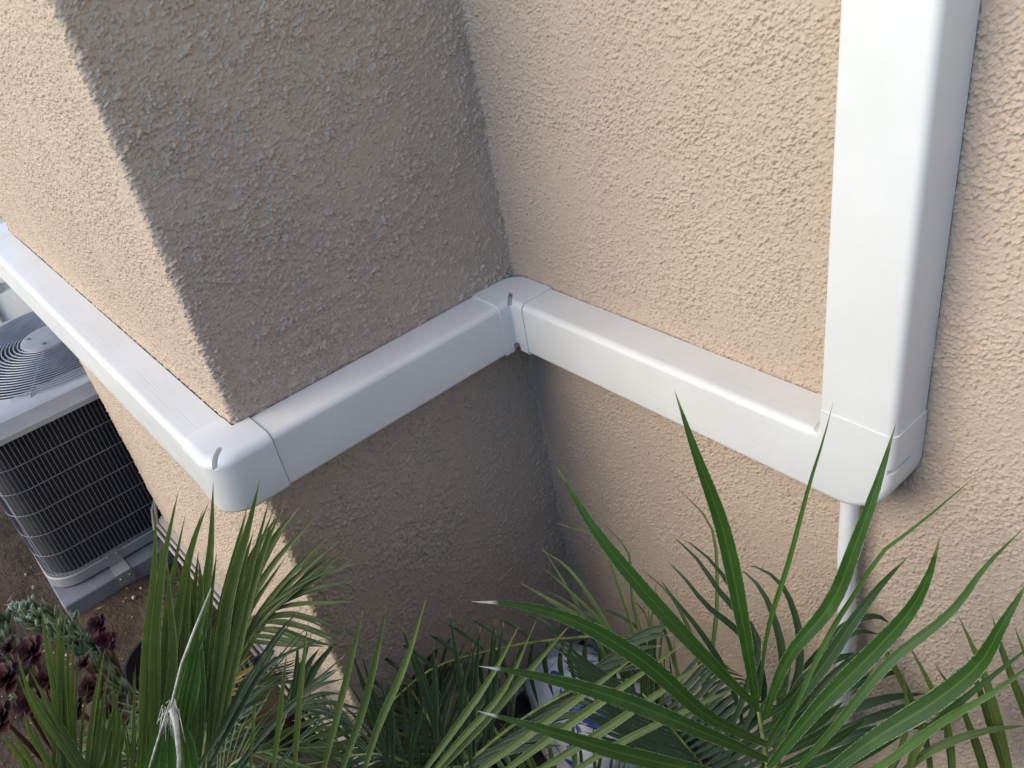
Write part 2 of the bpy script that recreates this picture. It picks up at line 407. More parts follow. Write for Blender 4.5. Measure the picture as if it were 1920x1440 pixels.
# ------------------------------------------------------------------ line set cover (white duct)
def prof(o=0., r=.0135, grooves=True, n0=.003):
    """list of (distance from wall, z) round the U shaped section, from top back to bottom back"""
    pts = []
    e = E + o; t = o; b = -H - o; g = .0006; gw = .0011
    def line(n_a, z_a, n_b, z_b, cuts, nrm):
        pts.append((n_a, z_a))
        for c in cuts:
            g = .0003 if c in (.046,) else .00006
            for dd, dep in ((-gw * 1.5, 0), (-gw, 0), (-gw * .4, g), (gw * .4, g), (gw, 0), (gw * 1.5, 0)):
                if n_a == n_b: q = (n_a - nrm * dep, z_a + (c + dd) * (1 if z_b > z_a else -1))
                else: q = (n_a + (c + dd) * (1 if n_b > n_a else -1), z_a - nrm * dep)
                pts.append(q)
        pts.append((n_b, z_b))
    line(n0, t, e - r, t, [.02, .033, .046, .055] if grooves else [], 1)
    for k in range(1, 9):
        a = math.pi / 2 * (1 - k / 9); pts.append((e - r + r * math.cos(a), t - r + r * math.sin(a)))
    line(e, t - r, e, b + r * .55, [.014, .024, .034, .044, .054, .064, .074] if grooves else [], 1)
    r2 = r * .55
    for k in range(1, 6):
        a = -math.pi / 2 * k / 6; pts.append((e - r2 + r2 * math.cos(a), b + r2 + r2 * math.sin(a)))
    pts.append((e - r2, b)); pts.append((n0, b))
    return pts
def sweep(mb, pr, sections, close_back=False, caps=False, plain=False):
    plain = plain or close_back
    """sections: function idx -> list over path of (x,y,z) for profile point"""
    rows = [sections(n, z) for n, z in pr]; m = len(rows[0]); V = [p for r_ in rows for p in r_]; F = []
    n = len(rows)
    for j in range(n - 1):
        for i in range(m - 1): F.append((j * m + i, j * m + i + 1, (j + 1) * m + i + 1, (j + 1) * m + i))
    if close_back:
        for i in range(m - 1): F.append(((n - 1) * m + i, (n - 1) * m + i + 1, i + 1, i))
    if caps:
        F.append(tuple(j * m for j in range(n))); F.append(tuple(j * m + m - 1 for j in range(n))[::-1])
    ar = np.r_[0, np.cumsum(np.linalg.norm(np.diff(np.array(pr), axis=0), axis=1))]
    mb.add(V, F, [(ar[j] + .001, 0.01 if plain else .5) for j in range(n) for _ in range(m)])
def bake(o, cutters):
    """subtract closed cutters, keep plain mesh"""
    for c in cutters:
        md = o.modifiers.new('cut', 'BOOLEAN'); md.operation = 'DIFFERENCE'; md.solver = 'EXACT'; md.object = c
    dg = bpy.context.evaluated_depsgraph_get(); dg.update()
    me = bpy.data.meshes.new_from_object(o.evaluated_get(dg)); o.modifiers.clear(); old = o.data; o.data = me; me.name = old.name
    for c in cutters: bpy.data.objects.remove(c)
    if len(me.polygons):
        me.set_sharp_from_angle(angle=math.radians(38))
def capsule(a, b, r, axis, depth):
    """closed slot cutter between a and b (centres), extruded +-depth along axis vector"""
    a, b, ax = np.array(a, float), np.array(b, float), np.array(axis, float); ax /= np.linalg.norm(ax)
    t = b - a; t /= np.linalg.norm(t); s = np.cross(ax, t); s /= np.linalg.norm(s); ring = []
    for k in range(9): th = -math.pi / 2 + math.pi * k / 8; ring.append(b + r * (t * math.cos(th) + s * math.sin(th)))
    for k in range(9): th = math.pi / 2 + math.pi * k / 8; ring.append(a + r * (t * math.cos(th) + s * math.sin(th)))
    n = len(ring); V = [p - ax * depth for p in ring] + [p + ax * depth for p in ring]
    F = [(i, (i + 1) % n, n + (i + 1) % n, n + i) for i in range(n)] + [tuple(range(n))[::-1], tuple(range(n, 2 * n))]
    mb = MB(); mb.add(V, F); o = mb.build('slot_cutter', None, smooth=False)
    import bmesh
    bm = bmesh.new(); bm.from_mesh(o.data); bmesh.ops.recalc_face_normals(bm, faces=bm.faces); bm.to_mesh(o.data); bm.free()
    return o
def recalc(o):
    import bmesh
    bm = bmesh.new(); bm.from_mesh(o.data); bmesh.ops.remove_doubles(bm, verts=bm.verts, dist=1e-6)
    bmesh.ops.recalc_face_normals(bm, faces=bm.faces); bm.to_mesh(o.data); bm.free()
def screw(parent, c, ax, r=.0042):
    ax = np.array(ax, float); ax /= np.linalg.norm(ax); c = np.array(c, float)
    mb = MB(); tube(mb, [c - ax * .004, c, c + ax * .0012], [r, r, r * .75], 12)
    s = mb.build('screw', M_SCREW, parent, autos=40)
    u = np.cross(ax, (0.3, .5, .8)); u /= np.linalg.norm(u)
    v = np.cross(ax, u)
    mb = MB()
    for a in (u, v): tube(mb, [c + ax * .0013 - a * r * .5, c + ax * .0013 + a * r * .5], r * .16, 4)
    return s

def duct():
    t = thing('line_set_cover', (0, -D, -.1), 'white plastic pipe cover fixed around the stucco wall corners, with a tall upright leg', 'pipe cover')
    pr = prof()
    def straight(name, fn, lab=None):
        mb = MB(); sweep(mb, pr, fn); o = mb.build(name, M_VI, t, autos=None)
        recalc(o); o.data.set_sharp_from_angle(angle=math.radians(25))
        if lab: o['label'] = lab
        return o
    xe = float(cx_far(np.array(0.)))
    straight('channel', lambda n, z: [(xe + .03, -D - n, z), (-.03, -D - n, z)], 'long white channel passing over the air conditioner')
    straight('channel', lambda n, z: [(n, -D + .0348, z), (n, -.11, z)], 'short white channel on the shaded side wall')
    straight('channel', lambda n, z: [(.10, -n, z), (.80, -n, z)], 'white channel between inside corner and upright leg')
    # upright channel: section in x with the same profile
    xL, xR = .8436, .9653
    def up(n, z):
        x = xR + (z * (xR - xL) / H); return [(x, -n, .02), (x, -n, 2.4)]
    mb = MB(); sweep(mb, prof(grooves=False, r=.013), up, plain=True); o = mb.build('channel', M_VI, t); recalc(o); o.data.set_sharp_from_angle(angle=math.radians(25)); o['label'] = 'upright white channel rising out of the picture'
    # inside corner elbow
    po = .0032
    pe = prof(po, .0145, False, .002)
    def inside(n, z):
        r = max(.004, .052 - n * .95); L = [(n, -.1255, z)] + [(n, -.112, z)]
        for k in range(11):
            a = math.pi + (-math.pi / 2) * k / 10
            L.append((n + r + r * math.cos(a), -n - r + r * math.sin(a), z))
        L += [(.112, -n, z), (.1298, -n, z)]
        return L
    mb = MB(); sweep(mb, pe, inside, True, True); o = mb.build('corner_elbow', M_VI, t); recalc(o)
    bake(o, [capsule((.066, -.066, .006), (.094, -.094, .006), .0052, (0, 0, 1), .014),
             capsule((.085, -.085, -H), (.110, -.110, -H), .007, (0, 0, 1), .02)])
    o['label'] = 'rounded inside corner elbow with a slotted screw hole'
    screw(o, (.064, -.064, -.004), (0, 0, 1))
    # outside corner elbow (near)
    def outside(cx, sx, n, z, la, lb):
        r = min(.003 + .62 * n, .058)
        ni = n * (E - .0004) / (E + po); zi = -H / 2 + (z + H / 2) * (H - .0004) / (H + 2 * po)
        L = [(-la, -D - ni, zi), (-la * .72, -D - n, z)]
        for k in range(15):
            a = -math.pi / 2 + math.pi / 2 * k / 14
            L.append((n - r + r * math.cos(a), -D - n + r + r * math.sin(a), z))
        L += [(n, -D + lb * .6, z), (n, -D + lb, z)]
        return [(cx + sx * x, y, z) for x, y, z in L]
    pe2 = prof(po, .019, False, .002)
    mb = MB(); sweep(mb, pe2, lambda n, z: outside(0, 1, n, z, .05, .033), True, True); o = mb.build('corner_elbow', M_VI, t); recalc(o)
    bake(o, [capsule((.050, -D - .050, .012), (.094, -D - .094, .010), .0054, (0, 0, 1), .026)])
    o['label'] = 'large rounded outside corner elbow with a slotted screw hole'
    screw(o, (.049, -D - .049, -.013), (0, 0, 1), .0048)
    # far corner elbow over the air conditioner
    mb = MB(); sweep(mb, pe2, lambda n, z: outside(xe, -1, n, z, .07, .15), True, True); o = mb.build('corner_elbow', M_VI, t); recalc(o)
    o.data.set_sharp_from_angle(angle=math.radians(38)); o['label'] = 'far outside corner elbow at the left edge'
    straight('channel', lambda n, z: [(xe - n, -D + .10, z), (xe - n, 1.5, z)])
    # flat elbow joining the level run to the upright
    x0, xr, zt, zb, zz = .785, xR + .0024, .0475, -H - .0024, .0024
    xl = xL - .0024
    pts = [(x0, zz, 0)]
    r = .014; cx, cz = xl - r, zz + r
    for k in range(7): a = -math.pi / 2 + math.pi / 2 * k / 6; pts.append((cx + r * math.cos(a), cz + r * math.sin(a), 0))
    pts.append((xl, zt, 1)); pts.append((xr, zt, 0))
    r = .088; cx, cz = xr - r, zb + r
    for k in range(15): a = -math.pi / 2 * k / 14; pts.append((cx + r * math.cos(a), cz + r * math.sin(a), 0))
    pts.append((x0, zb, 1))   # flag 1: edge to next point is an open end, kept straight
    n = len(pts); q = np.array([(a, b) for a, b, c in pts]); fl = [c for a, b, c in pts]
    def inn(i):   # inward normal of edge i (polygon is clockwise-free: test)
        d = q[(i + 1) % n] - q[i]; d /= np.linalg.norm(d); return np.array([d[1], -d[0]])
    area = sum(q[i][0] * q[(i + 1) % n][1] - q[(i + 1) % n][0] * q[i][1] for i in range(n)) / 2
    sg = 1 if area < 0 else -1
    off = []
    for i in range(n):
        n1, n2 = inn(i - 1) * sg, inn(i) * sg; d1 = 0 if fl[i - 1] else 1; d2 = 0 if fl[i] else 1
        Mx = np.array([n1, n2])
        if abs(np.linalg.det(Mx)) < 1e-3: off.append(n2 * d2)
        else: off.append(np.linalg.solve(Mx, np.array([d1, d2])))
    EE = E + .0024; R_ = .014
    rows = [(0.002, 0.)] + [(EE - R_ + R_ * math.sin(a), R_ * (1 - math.cos(a))) for a in [math.pi / 2 * k / 8 for k in range(9)]]
    V = []; F = []
    for dpt, ins in rows:
        for i in range(n): V.append((q[i][0] + off[i][0] * ins, -dpt, q[i][1] + off[i][1] * ins))
    for j in range(len(rows) - 1):
        for i in range(n): F.append((j * n + i, j * n + (i + 1) % n, (j + 1) * n + (i + 1) % n, (j + 1) * n + i))
    m = len(rows); F.append(tuple(range(n))[::-1]); F.append(tuple(range((m - 1) * n, m * n)))
    mb = MB(); mb.add(V, F); o = mb.build('flat_elbow', M_VI, t); recalc(o)
    mbc = MB(); tube(mbc, [(xl - .0045, -.045, .0075), (xl - .0045, -.14, .0075)], .0072, 24); rc = mbc.build('slot_cutter', None, smooth=False); recalc(rc)
    bake(o, [rc,
             capsule((xr, -.044, -.018), (xr, -.12, -.018), .0048, (1, 0, 0), .007)])
    o['label'] = 'flat elbow under the upright leg with rounded lower corner'
    screw(o, (xr - .005, -.048, -.018), (1, 0, 0), .004)
    return t
DUCT = duct()

def drain():
    t = thing('drain_pipe', (.885, -.03, G), 'thin white plastic drain pipe dropping from the cover down the wall', 'pipe')
    mb = MB(); tube(mb, [(.872, -.032, -.11), (.874, -.032, -.3), (.886, -.032, -.5), (.893, -.034, -.9), (.897, -.034, G)], .0155, 20)
    mb.build('pipe', M_PVC, t, autos=50)
    mb = MB()
    for z in (-.78,):
        tube(mb, [(.892, -.034, z), (.892, -.034, z - .035)], .0185, 20)
    mb.build('coupling', M_PVC, t, autos=50)
drain()

def base_pipes():
    t = thing('base_conduit', (-.8, -.75, WB), 'pair of thin beige conduits running along the foot of the wall', 'conduit')
    for k, (dy, dz) in enumerate(((.028, -.012), (.045, -.022))):
        mb = MB(); y = -D - dy
        tube(mb, [(-1.70, y + .10, WB + dz + .10), (-1.66, y + .03, WB + dz + .04), (-1.60, y, WB + dz), (-1.2, y, WB + dz), (-.6, y, WB + dz + .004), (.10, y, WB + dz)], .0062, 10)
        mb.build('conduit', M_FLASH, t)
base_pipes()

# ------------------------------------------------------------------ air conditioner
def sq(cx, cy, hx, hy, r, seg=8):
    pts = []
    for sx, sy, a0 in ((1, 1, 0), (-1, 1, 90), (-1, -1, 180), (1, -1, 270)):
        for k in range(seg + 1):
            a = math.radians(a0 + 90 * k / seg); pts.append((cx + sx * (hx - r) + r * math.cos(a), cy + sy * (hy - r) + r * math.sin(a)))
    return pts
def loft(mb, rings, cap=False):
    n = len(rings[0]); V = [p for r_ in rings for p in r_]
    F = [(j * n + i, j * n + (i + 1) % n, (j + 1) * n + (i + 1) % n, (j + 1) * n + i) for j in range(len(rings) - 1) for i in range(n)]
    if cap: F.append(tuple(range((len(rings) - 1) * n, len(rings) * n)))
    mb.add(V, F)
AX, AY, AH = -2.145, -.712, .445
def coilmat():
    m, nt, b = newmat('coil_fins'); L = nt.links
    tc = N(nt, 'ShaderNodeTexCoord').outputs['Object']; s = N(nt, 'ShaderNodeSeparateXYZ'); L.new(tc, s.inputs[0])
    wv = mth(nt, 'SINE', mth(nt, 'MULTIPLY', s.outputs[2], 1500))
    L.new(cmix(nt, noise(nt, tc, 12, 3), (.004, .004, .006), (.016, .016, .02)), b.inputs['Base Color'])
    b.inputs['Roughness'].default_value = .6
    bn = N(nt, 'ShaderNodeBump'); bn.inputs['Distance'].default_value = .001; L.new(wv, bn.inputs['Height']); L.new(bn.outputs[0], b.inputs['Normal'])
    return m
def ac():
    PT = G + .06
    t = thing('air_conditioner', (AX, AY, PT), 'square outdoor air conditioner with wire grille sides and round fan guard behind the wall corner', 'air conditioner')
    zb, zt = PT + .055, -.665
    rr = .11
    mb = MB(); c = sq(AX, AY, AH - .022, AH - .022, rr - .02)
    loft(mb, [[(x, y, z) for x, y in c] for z in (zb, zt)]); mb.build('coil', coilmat(), t)
    # wire grille
    mb = MB(); c = sq(AX, AY, AH, AH, rr, 10)
    # resample path evenly
    cc = np.array(c + [c[0]]); d = np.r_[0, np.cumsum(np.linalg.norm(np.diff(cc, axis=0), axis=1))]; T = d[-1]
    npos = int(T / .0160)
    for k in range(npos):
        s = T * k / npos; x = np.interp(s, d, cc[:, 0]); y = np.interp(s, d, cc[:, 1])
        if x > AX - .15 and y < AY + .3: tube(mb, [(x, y, zb - .004), (x, y, zt)], .0016, 5, caps=False)
    s_ = np.linspace(0, T, 120, endpoint=False); cr = [(np.interp(q, d, cc[:, 0]), np.interp(q, d, cc[:, 1])) for q in s_]
    for z in np.linspace(zb + .012, zt - .012, 7):
        tube(mb, [(x, y, z) for x, y in cr], .0021, 5, closed=True)
    mb.build('side_grille', M_WIRED, t)
    # base pan
    mb = MB(); c1 = sq(AX, AY, AH + .006, AH + .006, rr); c2 = sq(AX, AY, AH - .03, AH - .03, rr - .03)
    loft(mb, [[(x, y, zb - .045) for x, y in c1], [(x, y, zb - .004) for x, y in c1], [(x, y, zb) for x, y in sq(AX, AY, AH + .002, AH + .002, rr)], [(x, y, zb) for x, y in c2]])
    loft(mb, [[(x, y, PT) for x, y in c2], [(x, y, zb - .04) for x, y in c2]])
    mb.build('base_pan', M_ACG, t, autos=30)
    # clip on the front
    mb = MB(); yb_ = -.93; xf = AX + AH + .008
    box(mb, (xf, yb_ - .03, PT + .004), (xf + .004, yb_ + .03, zb + .012)); box(mb, (xf + .004, yb_ - .03, PT + .0), (xf + .07, yb_ + .03, PT + .004)); box(mb, (xf + .07, yb_ - .03, PT - .05), (xf + .074, yb_ + .03, PT + .004))
    br = mb.build('bracket', M_ACG, t, smooth=False)
    for dy in (-.018, .018):
        for (x_, z_) in ((xf + .003, zb), (xf + .073, PT - .02)):
            mb = MB(); tube(mb, [(x_, yb_ + dy, z_), (x_ + .006, yb_ + dy, z_)], .005, 8); mb.build('bolt', M_SCREW, br)
    # top cover with round opening
    mb = MB(); co = sq(AX, AY, AH + .012, AH + .012, rr, 12); n = len(co)
    ztop = -.600; RO = .385
    # align the round hole ring by angle
    ang = [math.atan2(y - AY, x - AX) for x, y in co]
    def circ(r, z): return [(AX + r * math.cos(a), AY + r * math.sin(a), z) for a in ang]
    ci = sq(AX, AY, AH - .012, AH - .012, rr - .01, 12)
    loft(mb, [[(x, y, zt - .008) for x, y in co], [(x, y, zt + .012) for x, y in co], [(x, y, zt + .022) for x, y in sq(AX, AY, AH + .004, AH + .004, rr, 12)],
              [(x, y, ztop - .008) for x, y in ci], [(x, y, ztop) for x, y in sq(AX, AY, AH - .026, AH - .026, rr - .015, 12)],
              circ(RO + .022, ztop - .006), circ(RO + .006, ztop + .004), circ(RO, ztop - .004), circ(RO - .004, ztop - .10)])
    mb.build('top_cover', M_ACL, t, autos=35)
    # fan guard
    mb = MB()
    for k in range(19):
        r = .105 + (RO - .109) * k / 18; z = ztop + .006 + .030 * (1 - (r / RO) ** 2)
        tube(mb, [(AX + r * math.cos(a), AY + r * math.sin(a), z) for a in np.linspace(0, 2 * math.pi, 88, endpoint=False)], .0027, 6, closed=True)
    for k in range(7):
        a = 2 * math.pi * k / 7 + .42; L = []
        for q in np.linspace(.09, RO + .012, 9):
            L.append((AX + q * math.cos(a), AY + q * math.sin(a), ztop + .0015 + .030 * (1 - (q / RO) ** 2)))
        L.append((AX + (RO + .014) * math.cos(a), AY + (RO + .014) * math.sin(a), ztop - .004)); tube(mb, L, .0032, 6)
    mb.build('fan_guard', M_WIRE, t)
    mb = MB(); lathe(mb, [(.108, -.012), (.112, -.004), (.108, .004), (.096, .009), (.05, .011), (.0005, .012)], (AX, AY, ztop + .032), 56)
    cap = mb.build('motor_cap', M_ACG, t, autos=40)
    for k in range(4):
        mb = MB(); a = math.pi / 4 + k * math.pi / 2 + .3; c = (AX + .075 * math.cos(a), AY + .075 * math.sin(a), ztop + .0425)
        lathe(mb, [(.016, -.006), (.015, .0), (.010, .001), (.009, -.003), (.0005, -.003)], c, 16)
        tube(mb, [(c[0], c[1], c[2] - .004), (c[0], c[1], c[2] + .006)], .006, 6)
        mb.build('bolt', M_SCREW, cap, autos=40)
    # fan
    mb = MB()
    for k in range(4):
        a0 = k * math.pi / 2 + .9; V = []; F = []
        for i in range(9):
            r = .05 + i * .036
            for j in range(7):
                a = a0 + (j / 6 - .5) * (.75 + .25 * i / 8); V.append((AX + r * math.cos(a), AY + r * math.sin(a), ztop - .085 - .055 * (j / 6 - .5) - .01 * math.cos(j)))
        for i in range(8):
            for j in range(6): F.append((i * 7 + j, i * 7 + j + 1, (i + 1) * 7 + j + 1, (i + 1) * 7 + j))
        mb.add(V, F)
    lathe(mb, [(.07, -.16), (.07, -.05), (.0005, -.045)], (AX, AY, ztop - .02), 24)
    mb.build('fan', M_BLADE, t)
    # pad
    mb = MB(); bevbox(mb, (-2.66, -1.165, G - .03), (-1.622, -.24, PT), .012)
    p_ = mb.build('equipment_pad', M_PAD, autos=40); tag(p_, 'grey plastic equipment pad under the air conditioner', 'equipment pad')
ac()
def unit2():
    t = thing('utility_cabinet', (-2.76, -.70, G), 'beige metal cabinet with a recessed handle behind the air conditioner', 'cabinet')
    x = -2.76; y0, y1, z0, z1 = -1.35, -.45, G, -.22
    hy0, hy1, hz0, hz1 = -.755, -.655, -.565, -.512
    mb = MB()
    ys = [y0, hy0, hy1, y1]; zs = [z0, hz0, hz1, z1]
    V = [(x, a, b) for a in ys for b in zs]
    F = [(i * 4 + j, (i + 1) * 4 + j, (i + 1) * 4 + j + 1, i * 4 + j + 1) for i in range(3) for j in range(3) if not (i == 1 and j == 1)]
    mb.add(V, F)
    # recess
    d = .03; V = [(x, hy0, hz0), (x, hy1, hz0), (x, hy1, hz1), (x, hy0, hz1), (x - d, hy0 + .01, hz0 + .014), (x - d, hy1 - .01, hz0 + .014), (x - d, hy1 - .01, hz1 - .003), (x - d, hy0 + .01, hz1 - .003)]
    mb.add(V, [(0, 1, 5, 4), (1, 2, 6, 5), (2, 3, 7, 6), (3, 0, 4, 7), (4, 5, 6, 7)])
    xb = x - .35
    V = [(x, y0, z0), (x, y1, z0), (x, y1, z1), (x, y0, z1), (xb, y0, z0), (xb, y1, z0), (xb, y1, z1), (xb, y0, z1)]
    mb.add(V, [(0, 4, 5, 1), (1, 5, 6, 2), (2, 6, 7, 3), (3, 7, 4, 0), (4, 7, 6, 5)])
    mb.build('cabinet_body', M_BEIGE, t, smooth=False)
    mb = MB(); bevbox(mb, (x - .37, y0 - .02, z1), (x + .015, y1 + .02, z1 + .03), .012); mb.build('cabinet_lid', M_BEIGE, t, autos=40)
    mb = MB(); bevbox(mb, (x + .002, -.95, z0 + .01), (x + .022, -.80, z1 - .004), .006); mb.build('access_panel', M_BEIGE, t, autos=40)
    t.rotation_euler.z = math.radians(-38)
unit2()

# ------------------------------------------------------------------ pots
def pot(x, y, label, h=.24, r=.135, lean=(0, 0)):
    t = thing('nursery_pot', (x, y, G), label, 'plant pot', 'black nursery pots between the palms')
    mb = MB(); lathe(mb, [(r * .78, 0), (r * .97, h - .03), (r * 1.0, h - .03), (r * 1.06, h - .026), (r * 1.07, h - .002), (r * 1.05, h + .001), (r * 1.0, h), (r * .95, h - .03), (r * .88, h - .06)], (x, y, G), 48)
    mb.build('pot_body', M_POT, t, autos=40)
    mb = MB(); lathe(mb, [(r * .93, h - .055), (r * .6, h - .05), (.001, h - .045)], (x, y, G), 24); mb.build('potting_soil', M_SOIL, t)
    return t
PX = P(290, 1195, 2.72)
PA = (-.99, -1.045); PB = (-.36, -.86); PC = (.38, -.62)

# ------------------------------------------------------------------ palms
class Frond:
    """one frond = one mesh of blades (+ its stalk as a sub-part)"""
    def __init__(s, mat, wf=1., dup=0): s.mb = MB(); s.tint = []; s.mat = mat; s.wf = wf; s.dup = dup
    def blade(s, pts, width, tint=.5, nrm=None, fold=.25, seg=14, taper0=.35, bend=0., peak=.4):
        """pts: 3D control polyline (units), width in units at widest"""
        pts = np.array(pts, float)
        d = np.r_[0, np.cumsum(np.linalg.norm(np.diff(pts, axis=0), axis=1))]; T = d[-1]
        q = np.linspace(0, 1, seg + 1)
        # smooth resample (Catmull-like through cubic hermite)
        m = np.gradient(pts, d + np.arange(len(d)) * 1e-9, axis=0) if len(pts) > 2 else np.repeat((pts[1:] - pts[:1]) / T, 2, 0)
        C = []
        for t in q * T:
            i = min(max(np.searchsorted(d, t) - 1, 0), len(pts) - 2); hh = d[i + 1] - d[i]; u = (t - d[i]) / hh
            C.append((2 * u**3 - 3 * u**2 + 1) * pts[i] + (u**3 - 2 * u**2 + u) * hh * m[i] + (-2 * u**3 + 3 * u**2) * pts[i + 1] + (u**3 - u**2) * hh * m[i + 1])
        C = np.array(C); tg = np.gradient(C, axis=0); tg /= np.linalg.norm(tg, axis=1)[:, None]
        V = []; UV = []
        for i, t in enumerate(q):
            w_ = width * .5 * (taper0 + (1 - taper0) * min(1, t / peak) ** .7) if t < peak else width * .5 * max(.02, 1 - ((t - peak) / (1 - peak)) ** 1.9) 
            n_ = nrm if nrm is not None else (CAM - C[i])
            n_ = np.array(n_, float)
            side = np.cross(tg[i], n_); side /= np.linalg.norm(side) + 1e-9; up = np.cross(side, tg[i])
            if bend:
                a = bend * (t - .3); side, up = side * math.cos(a) + up * math.sin(a), up * math.cos(a) - side * math.sin(a)
            for u in (-1, -.5, 0, .5, 1):
                V.append(C[i] + side * w_ * u + up * (fold * w_ * (abs(u) - .35))); UV.append(((u + 1) / 2, t))
        F = [(i * 5 + j, i * 5 + j + 1, (i + 1) * 5 + j + 1, (i + 1) * 5 + j) for i in range(seg) for j in range(4)]
        s.mb.add(V, F, UV); s.tint += [tint] * len(V)
    def build(s, parent, label=None, stalk=None, name='frond'):
        o = s.mb.build(name, s.mat, parent)
        a = o.data.attributes.new('tint', 'FLOAT', 'POINT'); a.data.foreach_set('value', s.tint)
        if label: o['label'] = label
        if stalk:
            mb = MB(); pts, r0, r1 = stalk
            pts = smooth(pts, 16); tube(mb, pts, list(np.linspace(r0, r1, len(pts))), 8)
            mb.build('stalk', M_RACH, o)
        return o
def smooth(pts, n):
    pts = np.array(pts, float); d = np.r_[0, np.cumsum(np.linalg.norm(np.diff(pts, axis=0), axis=1))]; T = d[-1]
    if len(pts) < 3: return [pts[0] + (pts[-1] - pts[0]) * k / (n - 1) for k in range(n)]
    m = np.gradient(pts, d, axis=0); C = []
    for t in np.linspace(0, T, n):
        i = min(max(np.searchsorted(d, t) - 1, 0), len(pts) - 2); hh = d[i + 1] - d[i]; u = (t - d[i]) / hh
        C.append((2 * u**3 - 3 * u**2 + 1) * pts[i] + (u**3 - 2 * u**2 + u) * hh * m[i] + (-2 * u**3 + 3 * u**2) * pts[i + 1] + (u**3 - u**2) * hh * m[i + 1])
    return C
RNG = random.Random(11)
def hero(fr, px, d0, d1, wpx, tint=None, bow=0., fold=.3, bend=0., edge=False, **kw):
    """px: flat list base->tip of photo pixels; d0,d1 depth at base/tip; wpx width in photo pixels"""
    q = [(px[i], px[i + 1]) for i in range(0, len(px), 2)]; n = len(q)
    pts = []
    for i, (x, y) in enumerate(q):
        t = i / (n - 1); pts.append(P(x, y, d0 + (d1 - d0) * t - bow * 4 * t * (1 - t)))
    w_ = wpx / FPX * (d0 + d1) / 2 * fr.wf
    fr.blade(pts, w_, RNG.random() if tint is None else tint, None, fold, bend=bend + RNG.uniform(-.35, .35), **kw)
    for _ in range(fr.dup):
        a, b_ = RNG.uniform(-14, 14), RNG.uniform(-16, 16); s_ = RNG.uniform(.72, .97); dd = RNG.uniform(.01, .07); p2 = []
        for i, (x, y) in enumerate(q):
            t = i / (n - 1) * s_; k = t * (n - 1); j = min(int(k), n - 2); u = k - j
            X = q[j][0] * (1 - u) + q[j + 1][0] * u + a + b_ * t * 1.3; Y = q[j][1] * (1 - u) + q[j + 1][1] * u
            p2.append(P(X, Y, d0 + (d1 - d0) * t + dd))
        fr.blade(p2, w_ * RNG.uniform(.7, 1), RNG.random(), None, fold, bend=RNG.uniform(-.5, .5), **kw)

def autofrond(parent, rach, n, L, wd, kind, ang=(60, 25), lift=.35, droop=.25, label=None, seed=0, sides=(1, -1), start=.18, r0=.006, upv=(0, 0, 1), tintr=(0, 1), fan=0.):
    """pinnate frond along a 3D stalk; leaflets leave both sides, angles closing towards the tip"""
    rg = random.Random(seed); fr = Frond(LM[kind]); R_ = np.array(smooth(rach, 60)); tg = np.gradient(R_, axis=0); tg /= np.linalg.norm(tg, axis=1)[:, None]
    upv = np.array(upv, float)
    for k in range(n):
        f = start + (1 - start) * (k + .5) / n
        for sgn in sides:
            ff = min(1, max(0, f + rg.uniform(-.012, .012))); i = int(ff * 59); p = R_[i]; t = tg[i]
            sd_ = np.cross(t, upv); sd_ /= np.linalg.norm(sd_) + 1e-9; up = np.cross(sd_, t)
            a = math.radians(ang[0] + (ang[1] - ang[0]) * f + rg.uniform(-7, 7))
            dr = t * math.cos(a) + (sd_ * sgn * math.cos(lift) + up * math.sin(lift + rg.uniform(-.15, .15))) * math.sin(a)
            ln = L * (.55 + .45 * math.sin(math.pi * min(1, f * 1.05) ** .8)) * rg.uniform(.88, 1.08)
            if f > .93: ln *= .7
            dd = droop * rg.uniform(.5, 1.5)
            pts = [p + dr * ln * s - np.array([0, 0, 1.]) * dd * ln * s * s + sd_ * rg.uniform(-.01, .01) * s for s in (0, .25, .5, .75, 1)]
            nn = up + .5 * rg.uniform(-1, 1) * sd_
            fr.blade(pts, wd * rg.uniform(.8, 1.15), rg.uniform(*tintr), nn, .35, seg=9, bend=rg.uniform(-.5, .5))
    return fr.build(parent, label, (rach, r0, r0 * .3))

def trunk(parent, x, y, z0, h, r):
    mb = MB(); rg = random.Random(int(x * 100))
    lathe(mb, [(r * .9, 0), (r * 1.1, h * .3), (r, h * .7), (r * .6, h), (.002, h * 1.05)], (x, y, z0), 18)
    for k in range(26):
        a = k * 2.4; z = z0 + h * (.1 + .85 * k / 26); c = np.array([x + r * math.cos(a), y + r * math.sin(a), z])
        o_ = np.array([math.cos(a), math.sin(a), 1.3]); tube(mb, [c - o_ * .01, c + o_ * .02, c + o_ * .045 + np.array([0, 0, .02])], [r * .32, r * .25, r * .1], 6)
    mb.build('trunk', M_TRUNK, parent)

